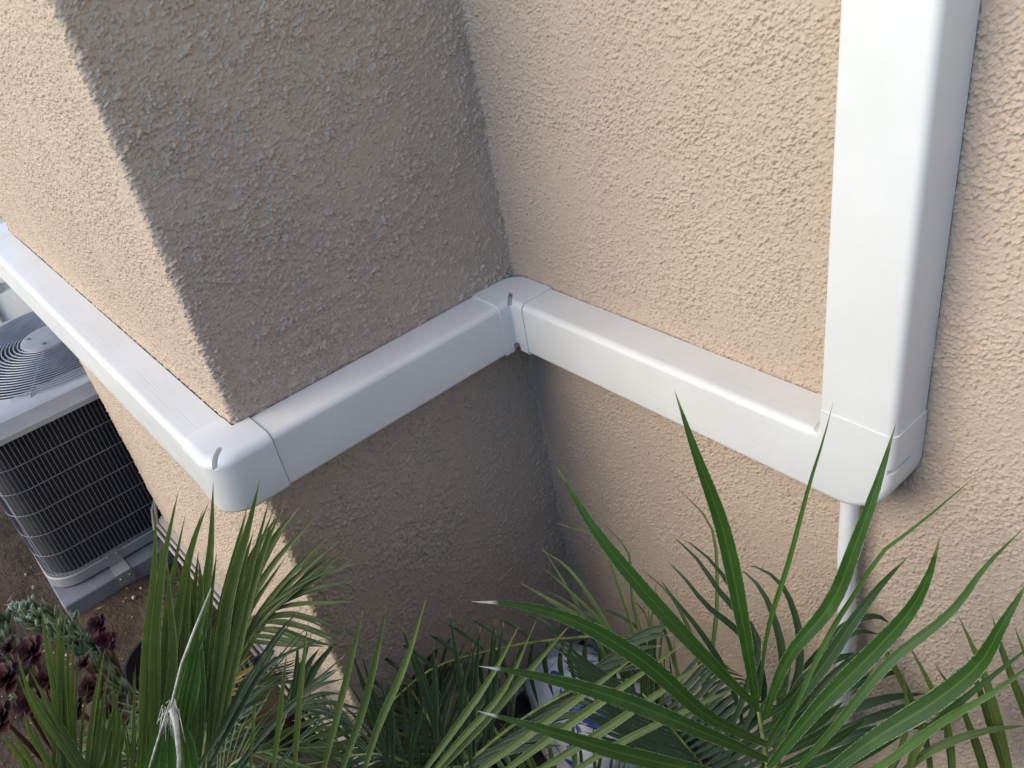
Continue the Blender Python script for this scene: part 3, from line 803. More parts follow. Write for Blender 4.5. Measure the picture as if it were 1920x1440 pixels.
# ---- right palm: the big near frond plus three behind it
def palm_right():
    bx, by = .80, -.50
    t = thing('palm', (bx, by, G), 'large palm at right with broad glossy leaflets reaching over the drain pipe', 'palm', 'young palms growing at the wall foot')
    trunk(t, bx, by, G, .34, .05)
    f = Frond(LM['f'])
    B = [
        ([1420, 1335, 1395, 1180, 1352, 980, 1305, 850, 1265, 733], 1.30, 1.12, 31, .25),
        ([1418, 1325, 1330, 1240, 1205, 1105, 1110, 985, 1042, 873], 1.30, 1.18, 30, .35),
        ([1436, 1395, 1330, 1345, 1200, 1235, 1060, 1158, 960, 1132, 885, 1128], 1.26, 1.08, 33, 2.2),
        ([1440, 1425, 1330, 1378, 1130, 1300, 980, 1262, 898, 1249], 1.24, 1.05, 31, 2.15),
        ([1445, 1475, 1290, 1442, 1150, 1408, 1000, 1362, 895, 1333], 1.22, 1.02, 31, 2.2),
        ([1432, 1345, 1480, 1230, 1560, 1130, 1605, 1020, 1648, 900, 1680, 793], 1.30, 1.10, 29, .2),
        ([1440, 1440, 1540, 1320, 1640, 1220, 1710, 1140, 1745, 1070, 1762, 1008], 1.22, 1.02, 34, .2),
        ([1470, 1470, 1560, 1370, 1670, 1240, 1790, 1140, 1850, 1060, 1925, 985], 1.20, 1.02, 19, .45),
        ([1500, 1490, 1640, 1385, 1760, 1310, 1840, 1240, 1880, 1170, 1935, 1080], 1.16, .96, 38, .15),
        ([1436, 1400, 1490, 1320, 1550, 1240, 1600, 1165, 1645, 1105, 1704, 1042], 1.36, 1.28, 24, .1),
        ([1520, 1500, 1660, 1430, 1780, 1345, 1860, 1300, 1960, 1225], 1.16, 1.0, 16, .95),
        ([1560, 1500, 1700, 1400, 1820, 1300, 1960, 1190], 1.2, 1.04, 14, .5),
    ]
    for p_, a, b, w_, tn in B: hero(f, p_, a, b, w_, tn, bow=.03, fold=.22, seg=18, peak=.45)
    # edge-on blades
    hero(f, [1424, 1310, 1440, 1180, 1480, 1050, 1520, 900, 1545, 820, 1562, 755], 1.30, 1.10, 10, .9, bow=.02, fold=.3)
    hero(f, [1440, 1440, 1490, 1330, 1560, 1180, 1612, 1100, 1655, 1035, 1720, 985, 1838, 885], 1.28, 1.12, 10, .85, bow=.02)
    for q in range(9):   # short inner blades at the heart of the frond
        x = 1425 + q * 6; tx = 1470 + q * 28 + RNG.uniform(-12, 12); ty = 1250 + q * 16
        hero(f, [x, 1330 + q * 18, (x + tx) / 2 + 14, (1330 + q * 18 + ty) / 2, tx, ty], 1.36, 1.42, 18, .1, bow=.02)
    f.build(t, 'nearest frond with broad leaflets and pale tips', ([P(1475, 1800, 1.45), P(1458, 1560, 1.36), P(1437, 1420, 1.30), P(1415, 1290, 1.31)], .0085, .0028))
    # frond 2 : arching dark blades in front of the pipe foot
    f = Frond(LM['d'], .82, 0)
    for p_, w_ in [([1345, 1420, 1400, 1290, 1420, 1200, 1350, 1110, 1300, 1040, 1248, 995], 18), ([1360, 1430, 1420, 1300, 1410, 1190, 1370, 1100, 1310, 1030, 1265, 1002], 16),
                   ([1440, 1400, 1470, 1260, 1455, 1170, 1430, 1110, 1400, 1075, 1372, 1068], 20), ([1450, 1380, 1500, 1240, 1490, 1150, 1460, 1090, 1425, 1065, 1388, 1060], 18),
                   ([1420, 1400, 1430, 1270, 1390, 1190, 1320, 1130, 1280, 1080, 1238, 1040], 17), ([1400, 1380, 1360, 1260, 1310, 1180, 1262, 1120, 1228, 1072], 15),
                   ([1520, 1300, 1545, 1220, 1600, 1165, 1640, 1155, 1672, 1172], 22), ([1500, 1260, 1560, 1205, 1610, 1185, 1650, 1190], 16),
                   ([1490, 1350, 1560, 1270, 1640, 1210, 1680, 1195], 22), ([1480, 1370, 1560, 1300, 1640, 1270, 1700, 1255], 24), ([1475, 1400, 1570, 1340, 1660, 1310, 1740, 1300], 24),
                   ([1470, 1350, 1510, 1270, 1570, 1235, 1640, 1225], 20), ([1480, 1430, 1600, 1380, 1700, 1360, 1790, 1370], 24), ([1500, 1400, 1640, 1345, 1740, 1310, 1835, 1217], 20),
                   ([1490, 1440, 1600, 1400, 1760, 1330, 1850, 1290], 22)]:
        hero(f, p_, 1.62, 1.58, w_, None, bow=.05, fold=.3)
    f.build(t, 'dark arching frond behind the nearest one', ([P(1500, 1700, 1.9), P(1460, 1450, 1.68), P(1465, 1350, 1.62), P(1480, 1250, 1.6)], .007, .003))
    # frond 3 : far right bottom, long down-hanging blades
    f = Frond(LM['g'], .8, 1)
    for p_, w_ in [([1900, 1470, 1870, 1350, 1840, 1250, 1795, 1150], 22), ([1960, 1440, 1925, 1340, 1890, 1250, 1858, 1148], 20), ([1990, 1420, 1950, 1300, 1900, 1170], 16),
                   ([1790, 1470, 1780, 1380, 1765, 1330, 1700, 1200], 18), ([1750, 1470, 1735, 1380, 1690, 1270, 1640, 1180], 14), ([1850, 1480, 1830, 1400, 1800, 1320, 1750, 1240], 16),
                   ([1700, 1470, 1720, 1400, 1770, 1340, 1840, 1310], 18), ([1680, 1460, 1760, 1400, 1850, 1370, 1930, 1360], 20), ([1640, 1480, 1690, 1400, 1700, 1330, 1690, 1240], 12)]:
        hero(f, p_, 1.42, 1.36, w_, None, bow=.02)
    f.build(t, 'frond at the lower right corner with long straight leaflets', ([P(1620, 1750, 1.8), P(1700, 1560, 1.5), P(1900, 1480, 1.42)], .006, .003))
    c = np.array([bx, by, G + .36])
    for k, (dx, dy, dz, dl) in enumerate([(-.45, -.12, .22, .55), (.40, -.25, .12, .5), (.30, -.10, .25, .55), (.15, .32, .20, .5), (-.50, -.25, .08, .5), (.45, .2, .12, .5)]):
        tip = c + np.array([dx, dy, dz]); mid = c + np.array([dx * .45, dy * .45, dz * 1.0 + .04])
        autofrond(t, [c, mid, tip], 26, .27, .0105, 'gdgdgdd'[k], seed=20 + k, lift=.25, droop=.35)
    return t
palm_right()

# ---- middle palm
def palm_mid():
    bx, by = .33, -.62
    t = thing('palm', (bx, by, G), 'middle palm with upright narrow leaflets in front of the shaded wall', 'palm', 'young palms growing at the wall foot')
    trunk(t, bx, by, G, .26, .045)
    # front row of upright spikes
    f = Frond(LM['g'], .74, 0)
    S = [([600, 1470, 640, 1310, 665, 1210, 681, 1138], 18), ([628, 1480, 680, 1330, 708, 1220, 726, 1130], 20), ([672, 1480, 710, 1360, 758, 1250, 799, 1122], 20),
         ([770, 1480, 850, 1370, 920, 1270, 973, 1174], 18), ([770, 1500, 860, 1390, 940, 1300, 1008, 1157], 16), ([790, 1480, 900, 1360, 990, 1260, 1068, 1172], 24),
         ([550, 1480, 560, 1330, 570, 1230, 577, 1166], 16), ([508, 1480, 525, 1340, 533, 1260, 538, 1222], 14), ([468, 1480, 472, 1400, 478, 1320, 476, 1372], 8),
         ([850, 1480, 1000, 1370, 1110, 1290, 1200, 1225], 22), ([900, 1480, 1050, 1370, 1150, 1300, 1290, 1200], 22), ([950, 1480, 1100, 1390, 1220, 1310, 1330, 1235], 22), ([1010, 1490, 1150, 1400, 1260, 1345, 1400, 1280], 18)]
    for p_, w_ in S: hero(f, p_, 1.42, 1.36, w_, RNG.uniform(.5, 1), fold=.45, seg=12)
    f.build(t, 'foremost frond with sunlit upright leaflets', ([P(700, 1800, 1.9), P(690, 1560, 1.5), P(760, 1500, 1.43), P(1000, 1490, 1.42)], .006, .003))
    # blue-green upright row behind
    f = Frond(LM['d'], .62, 1)
    S = [([838, 1450, 800, 1310, 775, 1240, 752, 1170], 22), ([885, 1450, 872, 1330, 858, 1240, 842, 1142], 24), ([820, 1420, 817, 1345, 815, 1270, 813, 1206], 18),
         ([888, 1420, 888, 1345, 893, 1260, 901, 1172], 18), ([905, 1410, 915, 1310, 920, 1240, 928, 1158], 16), ([922, 1390, 925, 1310, 935, 1230, 945, 1162], 18), ([868, 1440, 862, 1360, 868, 1290, 888, 1202], 16),
         ([960, 1360, 965, 1290, 975, 1230, 985, 1200], 14), ([738, 1440, 735, 1380, 732, 1330, 727, 1270], 18), ([770, 1450, 775, 1390, 790, 1330, 783, 1265], 14), ([730, 1450, 700, 1340, 680, 1280, 657, 1215], 20), ]
    for p_, w_ in S: hero(f, p_, 1.72, 1.62, w_, None, fold=.35)
    for k in range(12):   # lower side of the same frond, broad dark blades to the right
        x0 = 872 + k * 24; y0 = 1438 - k * 18; dx = 190 - k * 4; dy = -45 - k * 3
        hero(f, [x0, y0, x0 + dx * .4, y0 + dy * .55 - 4, x0 + dx * .75, y0 + dy * .85, x0 + dx, y0 + dy * .9], 1.72, 1.66, 22, RNG.uniform(0, .5), fold=.2)
    f.build(t, 'blue-green frond with parallel leaflets on both sides', ([P(780, 1560, 1.8), P(873, 1437, 1.73), P(1000, 1335, 1.70), P(1200, 1240, 1.68)], .006, .002))
    f = Frond(LM['d'], .66, 1)
    for k in range(15):
        x0 = 1345 - k * 9; y0 = 1470 - k * 11; L = 250 - 5 * k
        hero(f, [x0, y0, x0 - L * .35, y0 - 22 - k, x0 - L * .7, y0 - 52 - k * 2, x0 - L, y0 - 70 - k * 4], 1.62, 1.58, 17, RNG.uniform(0, .8), fold=.3)
        hero(f, [x0, y0, x0 + L * .3, y0 - 40, x0 + L * .6, y0 - 88, x0 + L * .8, y0 - 110 + k * 3], 1.62, 1.60, 15, RNG.uniform(.2, 1), fold=.3)
    f.build(t, 'fine leaved frond low in front of the white bag', ([P(1440, 1700, 1.9), P(1370, 1500, 1.64), P(1280, 1390, 1.62), P(1205, 1300, 1.61)], .005, .002))
    f = Frond(LM['g'], .8, 1)
    for p_, w_ in [([1215, 1480, 1212, 1350, 1206, 1240, 1196, 1162], 13), ([1228, 1480, 1224, 1340, 1220, 1230, 1216, 1120], 15), ([1222, 1480, 1214, 1330, 1218, 1200, 1232, 1080], 11), ([1240, 1480, 1240, 1360, 1236, 1250, 1246, 1150], 13),
                   ([1205, 1480, 1196, 1370, 1180, 1290, 1168, 1205], 12), ([1250, 1480, 1262, 1380, 1270, 1290, 1262, 1190], 12)]:
        hero(f, p_, 1.70, 1.72, w_, RNG.uniform(.3, .9), fold=.35)
    f.build(t, 'tight upright bundle of leaflets beside the bag', ([P(1225, 1700, 1.85), P(1222, 1560, 1.75), P(1220, 1470, 1.71)], .005, .003))
    # upper edge blades crossing the wall base: thin tips in the inside corner
    f = Frond(LM['g'], .74, 0)
    S = [([1180, 1330, 1130, 1220, 1080, 1130, 1012, 1018], 9), ([1190, 1330, 1150, 1200, 1100, 1110, 1060, 1060, 1010, 1028], 12), ([1180, 1310, 1120, 1160, 1070, 1110, 1016, 1062], 10),
         ([1160, 1260, 1090, 1160, 1040, 1130, 974, 1092], 14), ([1150, 1240, 1080, 1140, 1020, 1105], 8), ([1210, 1320, 1190, 1200, 1160, 1100, 1120, 1010, 1040, 980], 9),
         ([1250, 1360, 1215, 1230, 1185, 1120, 1180, 1040, 1120, 970], 11), ([1236, 1330, 1225, 1240, 1210, 1150, 1176, 1115], 12), ([1290, 1360, 1270, 1260, 1230, 1150, 1190, 1100], 10),
         ([1330, 1420, 1300, 1200, 1260, 1120, 1195, 1060], 12), ([1310, 1400, 1330, 1260, 1345, 1100, 1330, 980, 1262, 908], 12)]
    for p_, w_ in S: hero(f, p_, 1.75, 1.78, w_, RNG.uniform(.2, .8), fold=.3, bow=.03)
    f.build(t, 'thin tipped frond rising in the inside corner', ([P(1200, 1700, 1.9), P(1230, 1500, 1.8), P(1200, 1300, 1.76)], .005, .002))
    # old arching yellowing frond against the wall foot
    f = Frond(LM['y'])
    R_ = [P(1240, 1190, 2.02), P(1080, 1195, 2.05), P(940, 1215, 2.08), P(800, 1260, 2.1), P(720, 1330, 2.1)]
    f2 = Frond(LM['d']); Q = smooth(R_, 60)
    for k in range(22):
        i = int(58 * (k + .5) / 22); p0 = np.array(Q[i]); dn = np.array([.04 - .003 * k, -.03, -.16 - .03 * math.sin(k)]) * RNG.uniform(.9, 1.2)
        f2.blade([p0, p0 + dn * .5 + np.array([-.02, 0, .02]), p0 + dn], .013, RNG.random(), None, .3, seg=7)
        up_ = np.array([-.07, -.02, .05]) * RNG.uniform(.7, 1.2)
        if k % 2: f2.blade([p0, p0 + up_ * .6, p0 + up_ + np.array([-.05, 0, -.03])], .010, RNG.random(), None, .3, seg=7)
    f2.build(t, 'old frond arching low against the shaded wall', (R_, .004, .003))
    c = np.array([bx, by, G + .30])
    for k, (dx, dy, dz) in enumerate([(-.50, .08, .16), (-.42, .12, .12), (-.3, -.25, .22), (.1, -.3, .25), (-.52, -.12, .10), (.35, .05, .15)]):
        tip = c + np.array([dx, dy, dz]); mid = c + np.array([dx * .45, dy * .45, dz + .06])
        autofrond(t, [c, mid, tip], 28, .25, .0090, 'dgddgdgd'[k], seed=40 + k, lift=.25, droop=.3)
    return t
palm_mid()

# ---- left palm
def palm_left():
    bx, by = -.10, -1.13
    t = thing('palm', (bx, by, G), 'left palm with tall pleated leaflets rising over the air conditioner pad', 'palm', 'young palms growing at the wall foot')
    trunk(t, bx, by, G, .30, .045)
    # tall pleated group
    f = Frond(LM['g'], .66, 2)
    S = [([262, 1480, 270, 1330, 276, 1200, 288, 1080, 293, 945], 30), ([285, 1480, 290, 1330, 290, 1220, 305, 1060, 334, 922], 32), ([300, 1470, 312, 1340, 325, 1240, 318, 1120, 312, 1040], 28),
         ([330, 1400, 322, 1240, 340, 1120, 365, 1010, 392, 940], 28), ([345, 1400, 345, 1260, 350, 1140, 355, 1080, 348, 1040], 26), ([360, 1420, 368, 1280, 380, 1150, 395, 1030, 400, 902], 34),
         ([375, 1420, 378, 1300, 372, 1180, 378, 1090, 370, 1040], 26), ([395, 1400, 410, 1250, 430, 1110, 462, 1000, 488, 898], 40), ([400, 1400, 425, 1260, 455, 1130, 480, 1030, 507, 930], 24),
         ([410, 1390, 440, 1250, 470, 1120, 500, 1020, 538, 935], 22), ([380, 1360, 420, 1200, 470, 1090, 520, 1000, 562, 950], 40)]
    for p_, w_ in S: hero(f, p_, 1.62, 1.52, w_, RNG.uniform(.2, .9), fold=.5, seg=14, peak=.35)
    f.build(t, 'tall pleated frond reaching up to the corner elbow', ([P(340, 1800, 1.9), P(335, 1600, 1.7), P(345, 1420, 1.63)], .008, .004))
    # right fan
    f = Frond(LM['g'], .66, 2)
    S = [([380, 1310, 440, 1180, 510, 1060, 593, 968], 22), ([420, 1280, 480, 1160, 560, 1060, 622, 1000], 16), ([430, 1260, 500, 1140, 580, 1060, 630, 1020], 18), ([440, 1240, 510, 1140, 590, 1080, 660, 1020], 16),
         ([465, 1180, 520, 1130, 600, 1080, 664, 1057], 16), ([470, 1165, 530, 1125, 600, 1100, 664, 1089], 13), ([472, 1160, 540, 1135, 610, 1130, 664, 1128], 13),
         ([470, 1165, 540, 1150, 600, 1165, 651, 1191], 14), ([465, 1170, 530, 1165, 590, 1185, 643, 1212], 15), ([455, 1180, 520, 1180, 580, 1200, 632, 1213], 16), ([450, 1190, 510, 1195, 560, 1206, 612, 1213], 15), ([440, 1195, 500, 1205, 550, 1210, 600, 1212], 13)]
    for p_, w_ in S: hero(f, p_, 1.80, 1.74, w_, RNG.uniform(.2, .7), fold=.3, bow=-.02)
    f.build(t, 'fan shaped frond over the sunlit strip of wall', ([P(370, 1500, 1.85), P(400, 1330, 1.82), P(475, 1155, 1.79)], .006, .002))
    # second small fan lower
    f = Frond(LM['d'], .6, 1)
    for tx, ty, w_ in [(560, 1180, 9), (585, 1185, 10), (625, 1205, 12), (636, 1252, 12), (648, 1272, 11), (652, 1302, 9), (660, 1330, 9), (668, 1360, 10), (690, 1335, 10), (610, 1225, 14), (700, 1390, 9)]:
        hero(f, [545, 1325, (545 * .5 + tx * .5) + 4, (1310 * .5 + ty * .5) - 6, tx, ty], 1.95, 1.92, w_ + 3, None, fold=.3)
    hero(f, [560, 1330, 590, 1255, 615, 1222, 640, 1200], 1.85, 1.8, 24, .2)
    f.build(t, 'small dark fan low by the wall corner', ([P(470, 1560, 2.1), P(510, 1420, 2.0), P(545, 1320, 1.95)], .005, .002))
    # diagonal long blades across the middle
    f = Frond(LM['d'], .6, 1)
    S = [([430, 1340, 520, 1235, 580, 1180, 622, 1190], 5), ([400, 1400, 470, 1270, 520, 1190, 565, 1140], 20), ([380, 1460, 450, 1330, 500, 1250, 622, 1191], 18), ([420, 1470, 500, 1370, 560, 1310, 645, 1248], 20),
         ([500, 1470, 570, 1380, 610, 1345, 638, 1315], 10), ([440, 1460, 520, 1350, 590, 1280, 650, 1225], 18), ([350, 1470, 420, 1360, 460, 1280, 500, 1220], 18)]
    for p_, w_ in S: hero(f, p_, 1.55, 1.5, w_, None, fold=.35)
    f.build(t, 'frond of long slanting leaflets', ([P(380, 1800, 1.9), P(380, 1600, 1.6), P(400, 1460, 1.56)], .006, .003))
    # near spikes lower left
    f = Frond(LM['g'], .66, 2)
    S = [([190, 1500, 120, 1400, 60, 1310, 31, 1222], 20), ([200, 1500, 130, 1390, 85, 1310, 53, 1252], 18), ([110, 1480, 85, 1420, 58, 1380, 45, 1331], 18), ([90, 1490, 60, 1430, 35, 1390, 21, 1368], 16),
         ([125, 1480, 110, 1340, 92, 1240, 75, 1126], 20), ([108, 1480, 112, 1350, 108, 1240, 106, 1144], 14), ([118, 1480, 118, 1330, 113, 1240, 112, 1148], 14), ([124, 1480, 122, 1330, 118, 1240, 121, 1153], 16),
         ([132, 1480, 134, 1340, 136, 1260, 138, 1185], 14), ([142, 1480, 140, 1360, 142, 1300, 147, 1229], 12), ([160, 1480, 170, 1370, 182, 1290, 197, 1216], 16), ([175, 1480, 185, 1380, 192, 1320, 203, 1262], 14),
         ([212, 1480, 214, 1400, 212, 1330, 210, 1257], 9), ([170, 1490, 195, 1400, 212, 1340, 228, 1278], 14), ([245, 1480, 250, 1380, 252, 1310, 254, 1245], 10), ([232, 1480, 240, 1420, 232, 1370, 225, 1320], 8), ([200, 1480, 215, 1420, 222, 1350, 215, 1300], 20), ([68, 1490, 50, 1450, 42, 1420, 45, 1400], 7)]
    for p_, w_ in S: hero(f, p_, 1.50, 1.42, w_, RNG.uniform(.4, 1), fold=.45, peak=.3)
    f.build(t, 'short frond of pale upright leaflets at the lower left', ([P(200, 1800, 1.8), P(170, 1600, 1.58), P(140, 1480, 1.5)], .006, .003))
    # unopened new frond with white fibre
    f = Frond(LM['f'], .62, 1)
    S = [([262, 1490, 282, 1420, 302, 1370, 318, 1325], 20), ([282, 1490, 296, 1420, 308, 1370, 319, 1326], 20), ([300, 1480, 308, 1420, 315, 1370, 322, 1330], 24), ([318, 1480, 322, 1420, 322, 1370, 324, 1330], 26),
         ([336, 1480, 338, 1420, 334, 1370, 326, 1330], 28), ([354, 1480, 352, 1430, 345, 1380, 330, 1335], 24), ([370, 1480, 364, 1430, 354, 1385, 334, 1340], 22),
         ([322, 1340, 345, 1260, 370, 1190, 395, 1110], 18), ([330, 1345, 348, 1280, 366, 1215, 388, 1140], 22), ([338, 1350, 352, 1290, 365, 1230, 376, 1175], 24), ([345, 1365, 356, 1310, 368, 1250, 374, 1190], 22), ([350, 1390, 360, 1330, 371, 1280, 373, 1215], 18)]
    for p_, w_ in S: hero(f, p_, 1.16, 1.14, w_, RNG.uniform(.35, 1), fold=.55, peak=.4)
    o = f.build(t, 'folded new leaf bundle in the foreground with white fibre', ([P(330, 1800, 1.3), P(325, 1600, 1.2), P(322, 1440, 1.17)], .007, .004))
    mb = MB(); rg = random.Random(3)
    for k in range(46):
        x, y = 320 + rg.uniform(-9, 9), 1328 + rg.uniform(-10, 10); a = rg.uniform(-1, 1)
        tube(mb, [P(x, y, 1.135), P(x + a * 8, y + rg.uniform(-16, 22), 1.13), P(x + a * 20, y + rg.uniform(8, 60), 1.135)], [.0010, .0009, .0003], 4)
    tube(mb, [P(334, 1480, 1.13), P(336, 1420, 1.125), P(330, 1360, 1.12), P(322, 1330, 1.125), P(316, 1336, 1.13)], [.003, .003, .0035, .004, .001], 7)
    tube(mb, [P(280, 1440, 1.14), P(292, 1400, 1.135), P(308, 1350, 1.13), P(318, 1318, 1.13)], [.0012, .0015, .0015, .001], 6)
    tube(mb, [P(322, 1318, 1.13), P(340, 1245, 1.13), P(365, 1180, 1.13), P(396, 1103, 1.13)], [.0016, .0016, .0018, .0009], 6)
    mb.build('fibre', M_FIBRE, o)
    # dry yellow frond by the pots
    f = Frond(LM['y'])
    for tx, ty in [(428, 1205), (455, 1215), (478, 1222), (492, 1240), (482, 1250), (466, 1268), (500, 1285), (470, 1300), (440, 1240), (450, 1290), (410, 1232), (436, 1318)]:
        hero(f, [385, 1320, (385 + tx) / 2, (1320 + ty) / 2 - 8, tx, ty], 2.15, 2.12, 9, None, fold=.3)
    f.build(t, 'dry yellow frond hanging by the black pot', ([P(330, 1420, 2.1), P(385, 1318, 2.14)], .004, .002))
    c = np.array([bx, by, G + .34])
    for k, (dx, dy, dz) in enumerate([(-.42, .16, .16), (-.45, -.1, .12), (-.15, .34, .22), (.2, .34, .24), (.36, .12, .22), (-.3, .3, .1), (.1, -.3, .25)]):
        tip = c + np.array([dx, dy, dz]); mid = c + np.array([dx * .45, dy * .45, dz + .05])
        autofrond(t, [c, mid, tip], 26, .22, .0085, 'dgdgdgd'[k], seed=60 + k, lift=.25, droop=.3)
    return t
palm_left()

pot(*P(300, 1200, 2.74)[:2], 'black plastic nursery pot beside the purple succulents')
pot(*P(500, 1270, 2.62)[:2], 'black plastic nursery pot by the wall corner beneath the dry yellow frond', h=.22)

# ------------------------------------------------------------------ succulents
def rosette(parent, c, R_, mat, seed, n=34, tilt=(0, 0)):
    rg = random.Random(seed); mb = MB(); c = np.array(c, float)
    T = np.array(Euler((tilt[0], tilt[1], 0)).to_matrix())
    for k in range(n):
        a = k * 2.39996; f = (k + 2) / (n + 2); L = R_ * (.25 + .75 * f ** .7); el = math.radians(78 - 68 * f); w_ = L * .26
        d = np.array([math.cos(a) * math.cos(el), math.sin(a) * math.cos(el), math.sin(el)]); s = np.array([-math.sin(a), math.cos(a), 0]); up = np.cross(d, s)
        V = []; F = []
        for i in range(8):
            q = i / 7; ww = w_ * (.25 + .95 * math.sin(math.pi * min(q * .62 + .04, .9)) ** 1.1) * (1 if q < .86 else (.72 if q < .99 else .2))
            for j in range(5):
                u = (j - 2) / 2; p = d * L * (.08 + q) + s * ww * u - up * (.25 * ww * (u * u)) * -1 + up * (-.10 * L * q * q)
                V.append(c + T @ p)
        for i in range(7):
            for j in range(4): F.append((i * 5 + j, i * 5 + j + 1, (i + 1) * 5 + j + 1, (i + 1) * 5 + j))
        mb.add(V, F)
    return mb.build('rosette', mat, parent)
def aeonium(base, heads, label):
    t = thing('aeonium', (base[0], base[1], G), label, 'succulent', 'purple aeonium plants')
    b = np.array([base[0], base[1], G])
    mb = MB()
    for (c, R_, m, s, tl) in heads:
        c = np.array(c); mid = (b + c) / 2 + np.array([.02, -.01, -.03]); tube(mb, [b, mid, c], [.011, .009, .007], 8)
    mb.build('stem', M_STEMR, t)
    for (c, R_, m, s, tl) in heads: rosette(t, c, R_ * .68, m, s, n=22, tilt=tl)
aeonium(P(215, 1290, 2.62)[:2], [(P(186, 1172, 2.60), .062, M_AEO2, 1, (.5, .3)), (P(200, 1200, 2.56), .05, M_AEO2, 2, (.2, .9)), (P(178, 1290, 2.45), .07, M_AEO, 3, (.3, .3)), (P(160, 1245, 2.5), .05, M_AEO2, 9, (.4, -.2)),(P(140, 1330, 2.4), .06, M_AEO, 12, (.3, .3)), (P(215, 1335, 2.4), .055, M_AEO, 14, (.3, .5))],
        'purple aeonium with reddish stems nearest the black pot')
aeonium(P(50, 1330, 2.55)[:2], [(P(62, 1222, 2.52), .085, M_AEO2, 4, (.4, .2)), (P(15, 1275, 2.45), .09, M_AEO, 5, (.3, .1)), (P(20, 1215, 2.55), .06, M_AEO, 6, (.5, -.2)), (P(60, 1320, 2.4), .075, M_AEO, 7, (.3, .3)), (P(0, 1345, 2.4), .08, M_AEO, 8, (.3, .3)), (P(90, 1275, 2.46), .06, M_AEO, 16, (.3, .3))],
        'dark purple aeonium clump at the lower left edge of the bed')

def fleshy(mb, p, d, L, r, rg):
    d = np.array(d, float); d /= np.linalg.norm(d); s = np.cross(d, (0, 0, 1.)); s /= np.linalg.norm(s) + 1e-9
    b = np.cross(s, d) * rg.uniform(.05, .3) * L
    tube(mb, [p, p + d * L * .3 + b * .3, p + d * L * .7 + b * .8, p + d * L + b * 1.3], [r * .45, r, r * .9, r * .12], 7)
def trailing(path, label, n, L, mat, seed, tips=None):
    t = thing('trailing_succulent', (path[0][0], path[0][1], G), label, 'succulent'); rg = random.Random(seed)
    Q = smooth(path, 40); mb = MB(); tube(mb, Q, .007, 7); mb.build('stem', M_STEMR, t)
    mb = MB()
    for k in range(n):
        i = rg.randrange(2, 39); p = np.array(Q[i]) + np.array([rg.uniform(-.03, .03), rg.uniform(-.03, .03), rg.uniform(-.015, .02)]); tg = np.array(Q[min(i + 1, 39)]) - np.array(Q[i - 1]); tg /= np.linalg.norm(tg)
        fleshy(mb, p, tg * rg.uniform(.2, .9) + np.array([rg.uniform(-.9, .9), rg.uniform(-.9, .9), rg.uniform(.1, .9)]), L * rg.uniform(.7, 1.2), L * .13, rg)
    mb.build('leaves', mat, t)
    if tips is not None:
        mb = MB()
        for (c, m) in tips:
            c = np.array(c)
            for k in range(m): fleshy(mb, c + np.array([rg.uniform(-.02, .02), rg.uniform(-.02, .02), 0]), (rg.uniform(-1, 1), rg.uniform(-1, 1), rg.uniform(.3, 1.2)), .024, .0055, rg)
        o = mb.build('shoot_tips', M_SUCP, t)
gnd = lambda x, y, d=2.62, dz=0.: P(x, y, d) + np.array([0, 0, dz])
trailing([gnd(215, 1260, 2.60), gnd(160, 1215, 2.64), gnd(110, 1180, 2.68), gnd(60, 1150, 2.70)], 'green finger leaved succulent trailing toward the pad corner', 240, .055, M_SUCC, 5,
         [(gnd(38, 1136, 2.68), 16), (gnd(52, 1140, 2.68), 14), (gnd(46, 1160, 2.68), 14), (gnd(64, 1150, 2.67), 12)])
trailing([gnd(60, 1330, 2.62), gnd(40, 1290, 2.6), gnd(10, 1210, 2.66), gnd(-8, 1180, 2.68)], 'green succulent with broad leaves between the aeonium heads at left', 70, .075, M_SUCC, 6)
trailing([gnd(250, 1330, 2.5), gnd(210, 1290, 2.55), gnd(190, 1240, 2.6)], 'low green succulent beside the black pot rim', 50, .06, M_SUCC, 8)

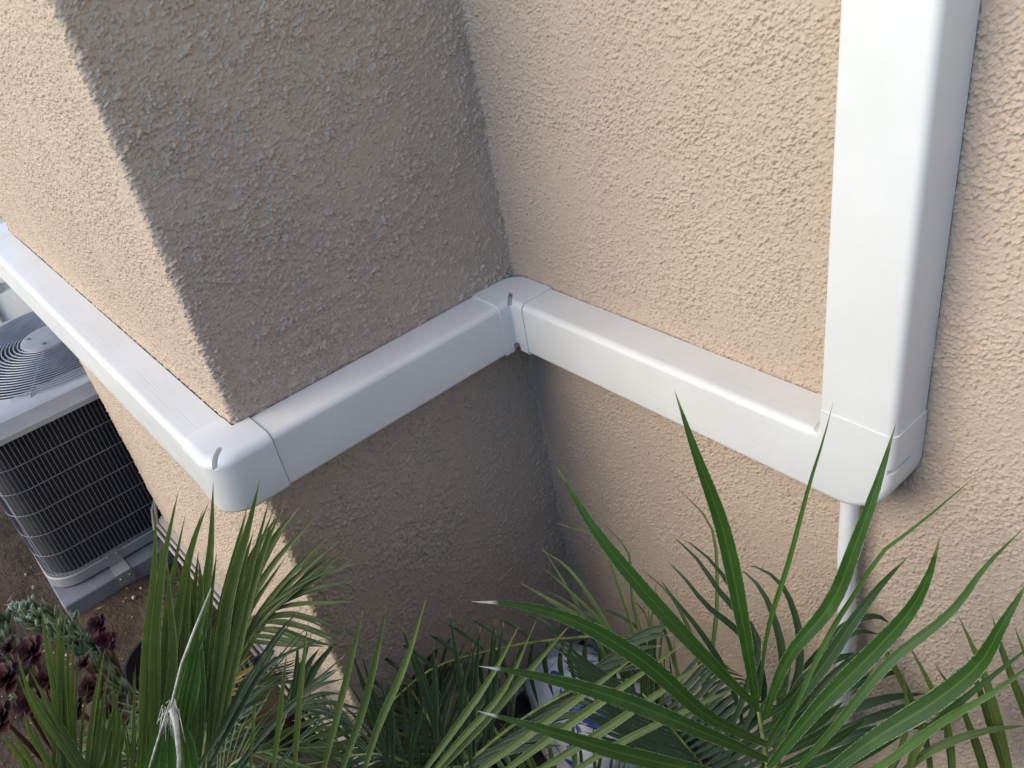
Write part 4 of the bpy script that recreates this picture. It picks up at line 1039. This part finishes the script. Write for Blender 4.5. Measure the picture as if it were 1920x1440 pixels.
# ------------------------------------------------------------------ bag
def bagmat():
    m, nt, b = newmat('printed_bag'); L = nt.links
    tc = N(nt, 'ShaderNodeTexCoord').outputs['Object']
    s = sstep(nt, noise(nt, tc, 5, 2, .5, 2.5), .585, .595)
    c = cmix(nt, s, (.86, .86, .88), (.06, .12, .50))
    br = sstep(nt, noise(nt, tc, 6, 2, .5, .6), .66, .68)
    c = cmix(nt, br, c, (.30, .16, .10))
    L.new(c, b.inputs['Base Color']); b.inputs['Roughness'].default_value = .32
    bn = N(nt, 'ShaderNodeBump'); bn.inputs['Distance'].default_value = .006; L.new(noise(nt, tc, 18, 3, .6, 1.5), bn.inputs['Height']); L.new(bn.outputs[0], b.inputs['Normal'])
    return m
def bag():
    rg = np.random.default_rng(5); n = 60
    c0 = np.array([.25, -.17, G]); hx, hy, hh = .20, .14, .37
    mb = MB(); V = []; F = []
    ph = rg.uniform(0, 6.28, 12); fr = rg.integers(2, 15, 12)
    for i in range(26):
        f = i / 25
        z = hh * f; rad = (1 - .12 * abs(f - .35)) * (1 if f < .62 else 1 - ((f - .62) / .38) ** 1.6 * .97)
        if f < .1: rad *= .86 + 1.4 * f
        for j in range(n):
            a = 2 * math.pi * j / n; ca, sa = math.cos(a), math.sin(a)
            rr = 1 / (abs(ca) ** 3.2 + abs(sa) ** 3.2) ** (1 / 3.2)
            wr = 1 + .09 * math.sin(2 * a + 5 * f) * f + .06 * math.sin(3 * a - 4 * f + 1) + sum(.012 * math.sin(fr[q] * a + ph[q] + f * (3 + q * .8)) for q in range(12)) * (.4 + f)
            lean = .06 * f * f
            V.append((c0[0] + hx * rad * rr * ca * wr - lean, c0[1] + hy * rad * rr * sa * wr * (1 - .35 * max(0, f - .6)), c0[2] + z + (.028 * math.sin(5 * a + 1) + .02 * math.sin(11 * a) if f > .8 else 0) * (f - .7) * 3.3))
    for i in range(25):
        for j in range(n): F.append((i * n + j, i * n + (j + 1) % n, (i + 1) * n + (j + 1) % n, (i + 1) * n + j))
    F.append(tuple(range(n))[::-1]); F.append(tuple(range(25 * n, 26 * n)))
    mb.add(V, F); o = mb.build('soil_bag', bagmat()); md = o.modifiers.new('thick', 'SOLIDIFY'); md.thickness = .002
    tag(o, 'crumpled white plastic bag with blue printing in the inside corner behind the palms', 'bag')
bag()
